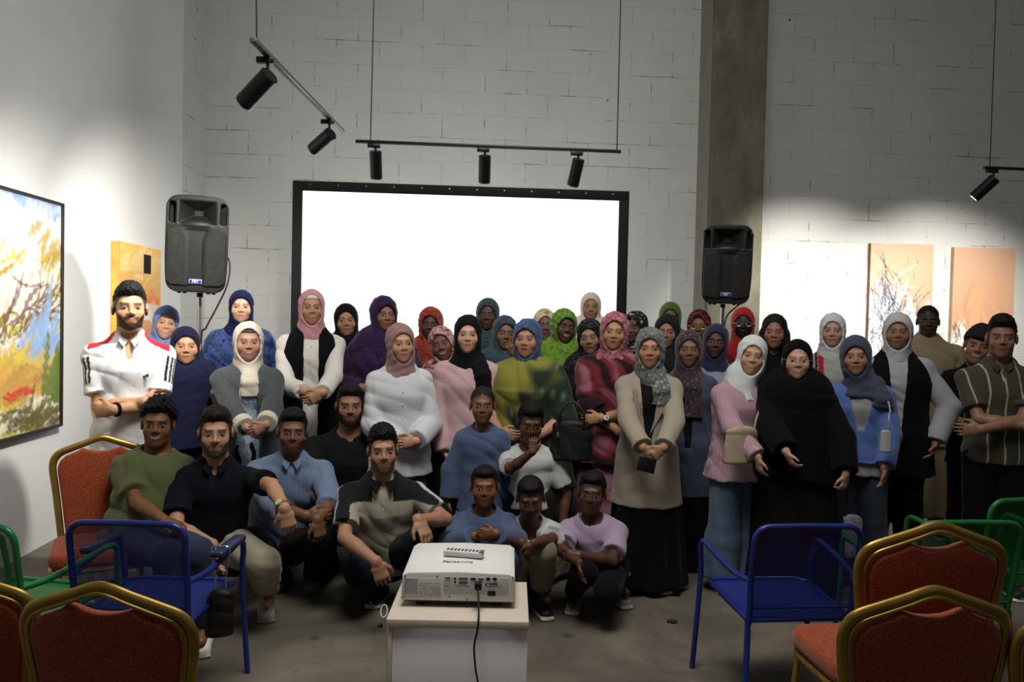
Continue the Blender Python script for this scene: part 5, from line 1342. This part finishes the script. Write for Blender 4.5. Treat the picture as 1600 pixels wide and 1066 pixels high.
def rec(x, z): return -0.13*(z-.45) + 0.9*x*x*(-1)*(-0.35)      # lean and gentle curve of the back
GB = 'rust banquet chairs with gilt frames'
def banquet(label, px, py, d, rot, scale=1.0):
    c = P(px, py, d); t = thing('banquet_chair', label, 'chair', (c[0], c[1], 0), math.radians(rot), GB); t.scale = (scale,)*3
    h = half_back(); L = [(-x, z) for x, z in h]+[(x, z) for x, z in h[::-1][1:]]
    pts = bez([(x, rec(x, z), z) for x, z in L], 4)
    MB().tube(pts, .0155, 12, ry=.012).build('back_frame', gold, t)
    pts2 = [(x*.945, rec(x, z)-.009, z-(.012 if z > .8 else 0)) for x, y, z in pts]
    MB().tube(pts2, .006, 8).build('inner_frame', gold, t)
    hi = half_back(ins=.022)
    hi = [(x, z) for x, z in hi if x > .1]+[(.088, .880), (.072, .876), (.055, .870), (.036, .865), (.018, .863), (0, .862)]
    poly = [(-x, z) for x, z in hi]+[(x, z) for x, z in hi[::-1][1:]]
    b = MB().prism(poly, -.019, .026, .012, seg=3)
    for v in b.bm.verts: v.co.y += rec(v.co.x, v.co.z)
    b.build('back_pad', rust, t)
    seat = []
    for k in range(32):
        a = 2*math.pi*k/32; cx, sy = math.cos(a), math.sin(a)
        seat.append((math.copysign(abs(cx)**.35, cx)*.212*(1+.04*sy), math.copysign(abs(sy)**.35, sy)*.205+.225))
    M = Matrix(((1, 0, 0, 0), (0, 0, 1, 0), (0, 1, 0, 0), (0, 0, 0, 1)))
    MB().prism(seat, .405, .475, .024, M, seg=3).build('seat', rust, t)
    ring = [(x*.94, (y-.225)*.94+.225, .393) for x, y in seat]
    MB().tube(ring, .012, 8, closed=True).build('seat_frame', gold, t)
    for s_ in (-1, 1):
        MB().tube(bez([(s_*.165, .415, .39), (s_*.175, .425, .25), (s_*.19, .45, .0)], 4), .0125, 10).build('leg', gold, t)
        MB().tube(bez([(s_*.172, rec(.17, .44), .44), (s_*.175, .0, .36), (s_*.185, -.04, .2), (s_*.195, -.09, .0)], 4), .0125, 10).build('leg', gold, t)
    return t
banquet('rust banquet chair seen from behind, nearest the camera at lower left', 182, 900, 2.0, -10, 1.01)
banquet('rust banquet chair cut off by the left edge of the photo', -62, 900, 2.12, -4, 1.0)
banquet('rust banquet chair with its front to the camera behind the blue mesh chair', 158, 800, 4.12, 203, 1.02)
banquet('rust banquet chair nearest the camera at lower right, seen from behind', 1437, 900, 2.08, 2, 1.02)
banquet('rust banquet chair with its seat showing, just behind the nearest right one', 1446, 820, 2.52, 2, 1.08)
banquet('rust banquet chair cut off by the right edge of the photo', 1697, 950, 2.1, 0, .98)

def meshmat(name, c):
    n_ = NT(name); o = n_.obj(); n_.color(lin(c)); n_.set(Roughness=.45, Specular_IOR_Level=.4)
    sp = n_.n('ShaderNodeSeparateXYZ'); n_.link(o, sp.inputs[0])
    v2 = n_.math('ADD', sp.outputs['Z'], sp.outputs['Y'])
    def wave(a): return n_.math('SINE', n_.math('MULTIPLY', a, 2*math.pi/.0105))
    A_ = wave(n_.math('ADD', sp.outputs['X'], v2)); B_ = wave(n_.math('SUBTRACT', sp.outputs['X'], v2))
    hole = n_.math('GREATER_THAN', n_.math('MULTIPLY', A_, B_), 0.02)
    out = n_.t.nodes['Material Output']; tr = n_.n('ShaderNodeBsdfTransparent'); mx = n_.n('ShaderNodeMixShader')
    n_.link(n_.math('MULTIPLY', hole, 1.0), mx.inputs[0]); n_.link(n_.b.outputs[0], mx.inputs[1]); n_.link(tr.outputs[0], mx.inputs[2]); n_.link(mx.outputs[0], out.inputs[0])
    return n_.m
def meshchair(color, tube_c, label, px, py, d, rot, pads=False, scale=1.0, group=None):
    c = P(px, py, d); t = thing(color+'_mesh_armchair', label, 'chair', (c[0], c[1], 0), math.radians(rot), group); t.scale = (scale,)*3
    tm = plain(color+'_enamel', tube_c, .35, 0.0, spec=.5, var=.04); mm = meshmat(color+'_wire_mesh', tube_c); sm_ = plain(color+'_wire_mesh_seat', tube_c, .5)
    lean = lambda z: -.16*(z-.42)
    w_, zt = .225, .815; back = [(-w_+.01, 0, .40), (-w_, lean(.6), .60)]
    for k in range(7): a = math.pi-k*math.pi/12; back.append((-w_+.06+math.cos(a)*.06, lean(zt), zt-.06+math.sin(a)*.06))
    back += [(0, lean(zt), zt+.003)]+[(-x, y, z) for x, y, z in back[::-1]]
    back = [(x, lean(z), z) for x, y, z in back]
    MB().tube(back, .0125, 12).build('back_frame', tm, t)
    poly = [(x*.97, z-(.006 if z > .8 else 0)) for x, y, z in back]
    m = MB(); m.prism(poly, -.0006, .0006)
    for v in m.bm.verts: v.co.y += lean(v.co.z)
    m.build('mesh_back', mm, t)
    MB().tube([(-w_+.01, lean(.47), .47), (w_-.01, lean(.47), .47)], .008, 8).build('cross_bar', tm, t)
    sp_ = [(-w_, 0, .415), (-w_-.01, .42, .435), (-w_+.05, .455, .437), (w_-.05, .455, .437), (w_+.01, .42, .435), (w_, 0, .415)]
    MB().tube(sp_, .0115, 10, closed=True).build('seat_frame', tm, t)
    m = MB(); bm = m.bm; vs = []
    nx_, ny_ = 10, 10
    for i in range(nx_+1):
        for j in range(ny_+1):
            u, v = i/nx_*2-1, j/ny_; vs.append(bm.verts.new((u*(w_-.002), v*.452, .415+.022*v-.018*(1-u*u)*math.sin(v*math.pi))))
    for i in range(nx_):
        for j in range(ny_): a = i*(ny_+1)+j; bm.faces.new((vs[a], vs[a+ny_+1], vs[a+ny_+2], vs[a+1]))
    so = m.build('mesh_seat', sm_, t); mod = so.modifiers.new('thickness', 'SOLIDIFY'); mod.thickness = .002
    for s_ in (-1, 1):
        arm = bez([(s_*w_, lean(.60), .585), (s_*(w_+.03), .07, .59), (s_*(w_+.045), .22, .61), (s_*(w_+.05), .38, .63), (s_*(w_+.05), .425, .618), (s_*(w_+.05), .44, .58), (s_*(w_+.04), .46, .43), (s_*(w_+.055), .50, .0)], 6)
        MB().tube(arm, .0125, 10).build('arm_and_leg', tm, t)
        MB().tube(bez([(s_*w_, lean(.44), .43), (s_*w_, -.01, .36), (s_*(w_+.02), -.05, .15), (s_*(w_+.03), -.09, .0)], 4), .0125, 10).build('leg', tm, t)
        if pads: MB().box((s_*(w_+.045)-.028, .14, .628), (s_*(w_+.045)+.028, .42, .656), .012, seg=3).build('armrest_pad', plain('armrest_blue', '232c52', .35, spec=.5), t)
    return t
blue_l = meshchair('blue', '14246e', 'blue mesh armchair with flat dark armrests behind the nearest left banquet chair', 209, 850, 3.1, -5, True, .985, 'blue wire mesh armchairs')
meshchair('blue', '14246e', 'blue mesh armchair without armrest pads, at right beside the banquet chairs', 1253, 850, 3.28, 2, False, .985, 'blue wire mesh armchairs')
GG = 'green wire mesh armchairs'
meshchair('green', '14642e', 'green mesh armchair at the left edge beside the blue one', -42, 850, 3.0, -14, False, 1.0, GG)
meshchair('green', '14642e', 'green mesh armchair directly behind the right banquet chairs', 1500, 850, 3.35, 2, False, 1.0, GG)
meshchair('green', '14642e', 'green mesh armchair farther right and behind, at the right edge', 1600, 850, 3.75, 6, False, 1.02, GG)

# ================================================================== projector, its cabinet and the things on it
tabw = plain('pale_wood_laminate', 'c2b6a8', .5, var=.05, scale=6); whl = plain('white_laminate', 'e2e0e6', .45, var=.02, scale=3)
TD = 2.74; l_ = P(603, 972, TD); r_ = P(827, 968, TD); TT = (l_[2]+r_[2])/2; cw = (r_[0]-l_[0])/2; ccx = (l_[0]+r_[0])/2; cy0 = (l_[1]+r_[1])/2
yaw_t = math.atan2(r_[1]-l_[1], r_[0]-l_[0])
cab = thing('cabinet', 'white box cabinet with pale wood top under the projector', 'cabinet', (ccx, cy0, 0), yaw_t)
MB().box((-cw, 0, TT-.028), (cw, .42, TT), .003).build('cabinet_top', tabw, cab)
MB().box((-cw+.02, .012, .02), (cw-.004, .40, TT-.028), .002).build('white_panel', whl, cab)
MB().box((-cw+.006, .006, .20), (-cw+.0195, .41, TT-.0285), .001).box((-cw+.006, .006, .02), (-cw+.0195, .41, .197), .001).build('side_panel', tabw, cab)
for a in (-1, 1):
    for b in (.05, .36): MB().cyl((a*(cw-.04), b, 0), (a*(cw-.04), b, .02), .02).build('foot', plain('foot_black', '101010', .5), cab)
pw = plain('projector_white', 'cfcfcc', .42, var=.015, scale=4); pk = plain('port_black', '0c0c0e', .4); pg = plain('print_grey', '5c5e62', .7); pm = plain('port_metal', '77787c', .35, .8)
c = P(715.5, 950, 2.86); prj = thing('projector', 'large white projector with its connector panel to the camera on the cabinet', 'projector', (c[0], c[1], TT), yaw_t)
pmx = .2
prof = [(-pmx, .024), (pmx, .024), (pmx+.003, .03), (pmx-.002, .112), (pmx-.02, .124), (0, .130), (-pmx+.02, .124), (-pmx+.002, .112), (-pmx-.003, .03)]
tiltM = Matrix.Translation((0, 0, 0)) @ Matrix.Rotation(math.radians(1.5), 4, 'X')
b = MB().prism(prof, 0, .345, .004, tiltM); b.build('casing', pw, prj)
MB().box((-.192, .01, .016), (.192, .33, .026), .003, tiltM).build('base_plate', pk, prj)
for a in (-1, 1): MB().cyl((a*.14, .04, 0), (a*.14, .04, .022), .014).build('foot', pk, prj)
MB().cyl((0, .3, 0), (0, .3, .03), .014).build('foot', pk, prj)
MB().cyl((.09, .34, .075), (.09, .375, .078), .045, seg=28, bevel=.004).build('lens', pk, prj)
MB().box((-.052, -.0015, .050), (.178, .002, .112), .001, tiltM).build('connector_panel', plain('port_panel', 'b4b4b4', .5), prj)
MB().box((-.195, -.0012, .032), (-.06, .001, .106), .001, tiltM).build('rating_plate', plain('rating_grey', 'bcbcbe', .5, var=.02), prj)
def port(x, z, w_, h_, round_=False, mat=pk, rim=True):
    g = MB()
    if round_: g.cyl((x, -.004, z), (x, .001, z), w_/2, seg=16, bevel=.0006)
    else: g.box((x-w_/2, -.004, z-h_/2), (x+w_/2, .001, z+h_/2), .0015)
    bmesh.ops.transform(g.bm, matrix=tiltM, verts=g.bm.verts[:]); g.build('port', mat, prj)
for x, z, w_, h_, rd, mt in ((-.038, .108, .018, .006, 0, pm), (-.012, .106, .007, .007, 1, pk), (-.012, .094, .007, .007, 1, pk), (.017, .106, .030, .010, 0, pm), (.017, .090, .030, .010, 0, pm),
                         (.052, .106, .018, .008, 0, pk), (.080, .106, .018, .008, 0, pm), (.105, .107, .014, .010, 0, pk), (.128, .107, .014, .010, 0, pk), (.098, .088, .006, .006, 1, pk), (.124, .089, .030, .010, 0, pm),
                         (.118, .055, .028, .018, 0, pk)): port(x, z, w_, h_, rd, mt)
g = MB()
for x, z in ((-.188, .112), (-.075, .112), (-.193, .035), (-.03, .040), (.192, .115), (.03, .03)): g.cyl((x, -.003, z), (x, .001, z), .0025, seg=10)
bmesh.ops.transform(g.bm, matrix=tiltM, verts=g.bm.verts[:]); g.build('screws', plain('screw_dark', '303034', .4, .6), prj)['kind'] = 'stuff'
g = MB()
rr = random.Random(4)
for k in range(10):
    z = .094-k*.005; x = -.19
    while x < -.145: w_ = rr.uniform(.004, .012); g.box((x, -.0018, z), (min(x+w_, -.143), -.0010, z+.0013)); x += w_+.002
for k in range(8):
    z = .086-k*.006; x = -.136
    while x < -.066: w_ = rr.uniform(.003, .008); (g.box((x, -.0018, z), (x+w_, -.0010, z+.0012)) if rr.random() < .7 else None); x += w_+.003
for k in range(6): g.box((-.046+k*.036, -.0022, .079), (-.03+k*.036, -.0012, .0805))
bmesh.ops.transform(g.bm, matrix=tiltM, verts=g.bm.verts[:]); g.build('fine_print', pg, prj)['kind'] = 'stuff'
text_mesh('brand_text', 'Panasonic', .012, tiltM @ Matrix.Translation((-.165, -.0022, .1005)) @ Matrix.Rotation(math.radians(90), 4, 'X'), pg, prj, .0002)
text_mesh('brand_text', 'Panasonic', .028, Matrix.Translation((-.01, .105, .1330)) @ Matrix.Rotation(math.radians(1.5), 4, 'X'), pg, prj, .0003, bold=.0006)
MB().box((.135, .275, .1265), (.175, .283, .1315)).build('blue_sticker', plain('sticker_blue', '5a7a98'), prj); MB().box((.135, .262, .126), (.175, .270, .1311)).build('red_sticker', plain('sticker_red', 'a84a3c'), prj)
# remote control lying on top
rm = P(727, 855, 3.02); rem = thing('remote_control', 'long white remote control lying on top of the projector', 'remote control', (rm[0], rm[1], TT+.1365), math.radians(-14))
MB().box((-.08, -.019, 0), (.07, .019, .022), .006, seg=3).build('remote_body', plain('remote_white', 'c6c6c6', .4), rem)
g = MB()
for i in range(9):
    for j in range(3): g.box((-.07+i*.014, -.013+j*.01, .021), (-.061+i*.014, -.006+j*.01, .0235), .001)
g.build('keys', plain('key_grey', '55585e', .5), rem)['kind'] = 'stuff'
MB().box((.055, -.018, .0215), (.072, .018, .0232), .001).build('end_window', plain('key_grey', '55585e', .5), rem)
# cable
cb = thing('cable', 'black cable hanging from the projector down the front of the cabinet', 'cable', prj.location)
e0 = P(747, 912, 2.845)-np.array(prj.location)
pts = [e0+np.array([0, .01, 0]), e0+np.array([0, -.02, -.004]), P(747, 925, 2.80)-np.array(prj.location), P(748, 960, 2.715)-np.array(prj.location), P(746, 985, 2.70)-np.array(prj.location), P(741, 1010, 2.70)-np.array(prj.location), P(743, 1045, 2.70)-np.array(prj.location), P(748, 1080, 2.69)-np.array(prj.location), P(750, 1160, 2.69)-np.array(prj.location), np.array([.02, -.16, .006-TT]), np.array([-.1, -.9, .006-TT])]
MB().tube(bez([tuple(q) for q in pts], 8), .0034, 8).build('lead', plain('cable_black', '0c0c0d', .5), cb)
MB().box(tuple(e0+np.array([-.012, -.028, -.016])), tuple(e0+np.array([.012, .002, .008])), .003).build('plug', plain('cable_black', '0c0c0d', .5), cb)
wc = PZ(601, 955, .45)
t_ = MB(); c = P(600, 955, 2.95)
t_.tube([(c[0]+math.cos(a)*.012, c[1]+.014*math.sin(a), c[2]+math.sin(a)*.018) for a in np.linspace(0, 6.28, 21)[:-1]], .0022, 6, closed=True)
t_.tube(bez([(c[0]+.012, c[1], c[2]), (c[0]+.014, c[1], c[2]-.15), (c[0]-.005, c[1]+.02, .01), (c[0]-.1, c[1]+.2, .004)], 5), .0022, 6)
tag(t_.build('cable', plain('cable_white', 'c8c8c8', .5)), 'thin white cable looped beside the left edge of the cabinet', 'cable')

# ================================================================== loudspeakers on stands
spm = plain('speaker_plastic', '1d1d1b', .5, var=.12, scale=30, bump=.3); spd = plain('speaker_slot', '070708', .7); grm = NT('speaker_grille'); gob = grm.obj()
gvn = grm.n('ShaderNodeTexVoronoi'); grm.link(gob, gvn.inputs['Vector']); gvn.inputs['Scale'].default_value = 210
grm.color(grm.mix(grm.ramp(grm.noise(gob, 18, 5, .7), [(.45, (0, 0, 0)), (.7, (.5, .5, .5))]), '161614', '33322c')); grm.set(Roughness=.6, Metallic=.2); grm.bump(gvn.outputs['Distance'], .5, .003); grm = grm.m
badge = plain('badge_blue', '2a1f9c', .4); badgew = plain('badge_white', 'd4d4e4', .4)
def rbox(F, lo, hi, r, mode='add', k=0.004):
    lo, hi = np.array(lo), np.array(hi); c = (lo+hi)/2; h = (hi-lo)/2-r
    def fn(X, Y, Z):
        a, b, d = np.abs(X-c[0])-h[0], np.abs(Y-c[1])-h[1], np.abs(Z-c[2])-h[2]
        return np.sqrt(np.maximum(a, 0)**2+np.maximum(b, 0)**2+np.maximum(d, 0)**2)+np.minimum(np.maximum(np.maximum(a, b), d), 0)-r
    return F._do(lo, hi, fn, k, mode)
def loudspeaker(label, slabel, px, py, d, yaw, tilt, hgt=.62, wid=.385, group='black loudspeakers on pole stands'):
    c = P(px, py, d+.1)
    t = thing('loudspeaker', label, 'loudspeaker', c, 0, group)
    t.rotation_euler = (math.radians(4), math.radians(tilt), math.radians(yaw))
    h, w_ = hgt/2, wid/2
    F = Field(np.array([-w_-.03, -.2, -h-.03]), np.array([w_+.03, .22, h+.03]), .0062)
    F.ec((0, -.155, 0), (0, .16, 0), (w_, h), (w_*.72, h*.86), (1, 0, 0), k=0, flat=True)   # placeholder volume, squared below
    F.F[:] = 1
    def cab_(X, Y, Z):
        t_ = np.clip((Y+.155)/.32, 0, 1); ww = (w_-.0)*(1-.22*t_)-.06*np.clip((-Z-.02)/h, 0, 1)**3*.35; hh = h*(1-.10*t_)
        r = .075; a, b = np.abs(X)-(ww-r), np.abs(Z+.012*(X/w_)**2)-(hh-r)
        d2 = np.sqrt(np.maximum(a, 0)**2+np.maximum(b, 0)**2)+np.minimum(np.maximum(a, b), 0)-r
        return np.maximum(d2, np.maximum(Y-.165, -Y-.155+.25*(X*X+ .25*Z*Z)*1.0)) 
    F._do(np.array([-w_, -.16, -h]), np.array([w_, .17, h]), cab_, 0, 'add')
    hz = h-.115
    def horn(X, Y, Z):
        t_ = np.clip(Y+.16, 0, .12); return np.maximum(np.maximum(np.abs(X)-(.127-.85*t_), np.abs(Z-hz)-(.082-.55*t_)), Y+.045)
    F._do(np.array([-.13, -.2, hz-.09]), np.array([.13, -.04, hz+.09]), horn, .004, 'sub')      # horn mouth
    for q in (-1, 1): rbox(F, (q*.160-.017, -.2, hz-.075), (q*.158+.022, -.06, hz+.065), .012, 'sub')
    F.ell((0, -.135, hz-.082), (.095, .035, .034), k=.012)
    F.obj('enclosure', spm, t)
    for q in (-1, 1): MB().box((q*.158-.026, -.075, hz-.08), (q*.158+.026, -.065, hz+.07)).build('slot_lining', spd, t)
    G = Field(np.array([-w_-.02, -.2, -h-.02]), np.array([w_+.02, 0, h-.15]), .0055)
    def gr(X, Y, Z):
        top_, bot_ = h-.215, -h+.045; zc, zh = (top_+bot_)/2, (top_-bot_)/2; r = .05
        a, b = np.abs(X)-(w_-.014-r), np.abs(Z-zc)-(zh-r); d2 = np.sqrt(np.maximum(a, 0)**2+np.maximum(b, 0)**2)+np.minimum(np.maximum(a, b), 0)-r
        groove = .018*np.exp(-(X/(.045+.05*np.clip((Z-0.0)/.12, 0, 1)**2))**4)*np.clip((top_-Z)/.02, 0, 1)
        return np.maximum(d2, np.maximum(-Y-.168+.25*(X*X+.25*Z*Z)+groove, Y+.12))
    G._do(np.array([-w_, -.18, -h]), np.array([w_, 0, h]), gr, 0, 'add'); G.obj('grille', grm, t)
    MB().box((-.04, -.166, -h+.06), (.04, -.150, -h+.088), .002).build('badge_plate', badgew, t)
    MB().box((-.037, -.1675, -h+.0625), (.037, -.165, -h+.0855), .001).build('badge', badge, t)
    text_mesh('badge_letters', 'FBT', .026, Matrix.Translation((0, -.1685, -h+.0735)) @ Matrix.Rotation(math.radians(90), 4, 'X'), badgew, t, .0008, bold=.0006)
    for x in (-.11, -.075, .075, .11): MB().cyl((x, -.07, -h-.012), (x, -.07, -h+.03), .012, seg=12).build('rubber_foot', spd, t)
    st = thing('speaker_stand', slabel, 'speaker stand', (c[0], c[1]+.03, 0), 0.4)
    zz = c[2]-h*1.02
    MB().cyl((0, 0, zz-.03), (0, 0, zz+.0), .02).build('top_cap', spd, st)
    MB().cyl((0, 0, .85), (0, 0, zz-.03), .0165).build('pole', plain('chrome_tube', 'b4b4b8', .25, .9), st)
    MB().cyl((0, 0, .18), (0, 0, .9), .02).build('lower_pole', spd, st)
    MB().cyl((0, 0, .72), (0, 0, .80), .034).build('collar', spd, st)
    for k in range(3):
        a = k*2.094; x, y = math.cos(a), math.sin(a)
        MB().tube([(x*.03, y*.03, .74), (x*.22, y*.22, .012)], .011, 8).build('leg', spd, st)
        MB().tube([(x*.02, y*.02, .2), (x*.15, y*.15, .27)], .007, 6).build('brace', spd, st)
    return t, c
_, c1_ = loudspeaker('scuffed dark grey loudspeaker at left before the side wall, horn at its top', 'chrome pole stand carrying the left loudspeaker', 311, 382, 5.42, 12, 1.5, .645, .40)
_, c2_ = loudspeaker('black loudspeaker at right before the concrete pillar', 'chrome pole stand carrying the right loudspeaker', 1133, 413, 6.35, -12, .8)
def freecable(label, pts, r=.005):
    m = MB().tube(bez([tuple(P(*q)) for q in pts], 8), r, 8).build('speaker_cable', plain('cable_black', '0c0c0d', .5)); tag(m, label, 'cable'); return m
freecable('black cable curving down from the left loudspeaker', [(350, 395, 5.6), (359, 412, 5.56), (355, 445, 5.52), (340, 478, 5.5), (322, 512, 5.49), (314, 535, 5.49), (312, 700, 5.5), (318, 850, 5.7)], .006)
freecable('short black cable slanting from the right loudspeaker to its stand', [(1166, 462, 6.5), (1152, 478, 6.48), (1136, 494, 6.47), (1130, 520, 6.47)], .006)

# ================================================================== bags, phone and small things
def bagobj(label, center, size, mat, yaw=0, cat='bag', slump=.012, name='handbag', res=.006):
    t = thing(name, label, cat, center, math.radians(yaw)); w_, d_, h_ = size
    F = Field(np.array([-w_, -d_-.02, -h_])*.75-.02, np.array([w_, d_+.02, h_])*.75+.02, res)
    F.ec((0, 0, -h_*.42), (0, 0, h_*.42), (w_*.5, d_*.5), (w_*.44, d_*.32), (1, 0, 0), k=0)
    F.cut((0, 0, -h_*.5), (0, 0, -1)); F.wrinkle(slump*.4, int(w_*1000), .09)
    F.obj('bag_body', mat, t); return t
lth = plain('black_leather', '080809', .6, spec=.3, scale=40, bump=.4); crm = plain('cream_leather', '9a8c74', .5, scale=20, bump=.2); brass = plain('brass', 'a89058', .3, .8)
c = PK.O+PK.pel+PK.fr*.18+PK.lat*-.02+UP*.135-PK.lat*.01
c = P(1158, 697, 4.58); b_ = bagobj('cream leather shoulder bag on the hip of the pink shirt woman', c, (.245, .10, .19), crm, 20)
MB().box((-.112, -.062, -.09), (.112, -.050, -.082)).build('seam', brass, b_)
q_ = PK.O+PK.S[1]+PK.fr*.07+UP*.03-np.array(b_.location); q2 = b_.matrix_world
Mi = Matrix.Rotation(-math.radians(20), 3, 'Z')
MB().tube(bez([(.09, 0, .07), (.10, .0, .14), tuple(Mi @ (Vector(q_)*.55+Vector((.02, -.03, .03)))), tuple(Mi @ Vector(q_))], 6), .006, 6).build('strap', crm, b_)
c = P(1384, 690, 4.60); b_ = bagobj('small white handbag hanging at the side of the blue jacket woman', c, (.07, .045, .125), plain('white_leather', '9c9c9c', .5, bump=.2), -10, res=.005, slump=0)
q_ = BG.O+BG.S[1]+BG.fr*.05+UP*.03-np.array(b_.location); Mi = Matrix.Rotation(math.radians(10), 3, 'Z')
MB().tube(bez([(.02, 0, .05), (.01, -.01, .14), tuple(Mi @ (Vector(q_)*.6+Vector((0, -.05, .02)))), tuple(Mi @ Vector(q_))], 6), .005, 6).build('strap', plain('white_leather', '9c9c9c', .5), b_)
c = P(893, 690, 4.72); b_ = bagobj('black leather handbag held before the crimson robe woman', c, (.25, .11, .22), lth, -10)
for o in (-.03, .03): MB().tube(bez([(-.07, o, .08), (-.065, o, .17), (0, o+.02, .23), (.065, o, .17), (.07, o, .08)], 6), .006, 8).build('handle', lth, b_)
MB().box((-.085, -.062, .03), (-.072, -.054, .06), .002).build('buckle', brass, b_)
c = P(1331, 838, 4.55); b_ = bagobj('pale grey patterned bag hanging low beside the black abaya woman', c, (.12, .07, .24), cloth('grey_print_canvas', '77767c', 'marble', '4e4d54', '8c8b90', sc_=1.2), 0)
MB().tube(bez([(-.04, 0, .11), (-.035, 0, .22), (-.03, .0, .33), (.03, 0, .33), (.035, 0, .22), (.04, 0, .11)], 5), .005, 6).build('handle', lth, b_)
bpy.context.view_layer.update(); hk = blue_l.matrix_world @ Vector((.27, .19, .66)); c = (hk[0], hk[1], hk[2]-.27); b_ = bagobj('black drawstring bag hanging from the armrest of the left blue chair', c, (.115, .09, .17), lth, 0)
MB().tube(bez([(-.02, 0, .07), (-.012, -.03, .16), (-.034, 0, .262), (0, 0, .274), (.034, 0, .262), (.014, .03, .17), (.02, 0, .07)], 8), .004, 6).build('chain_strap', plain('steel', 'b8b8b8', 0.3, 1.0), b_)
ph_ = thing('phone', 'black phone held in the hands of the beige blazer woman', 'phone', P(1010, 728, 4.42), 0); ph_.rotation_euler = (math.radians(-12), math.radians(14), 0)
MB().box((-.05, -.005, -.035), (.05, .005, .045), .005, seg=3).build('phone_case', plain('phone_black', '0a0a0b', .3), ph_)
def scrap(label, x, y, sx, c_):
    q = PZ(x, y, 0.0); m = MB().box((-sx, -sx*.5, 0), (sx, sx*.5, .014), .004).box((-sx*.3, -sx*.8, 0), (sx*.5, sx*.2, .02), .004).build('floor_scrap', plain('scrap_'+c_, c_, .8))
    m.location = tuple(q); m.rotation_euler = (0, 0, x*.7); tag(m, label, 'scrap')
scrap('small red brown scrap on the floor left of the cabinet', 594, 980, .016, '4a2420')
scrap('flat brown scrap on the floor before the beige blazer woman', 1050, 973, .028, '3c2418')
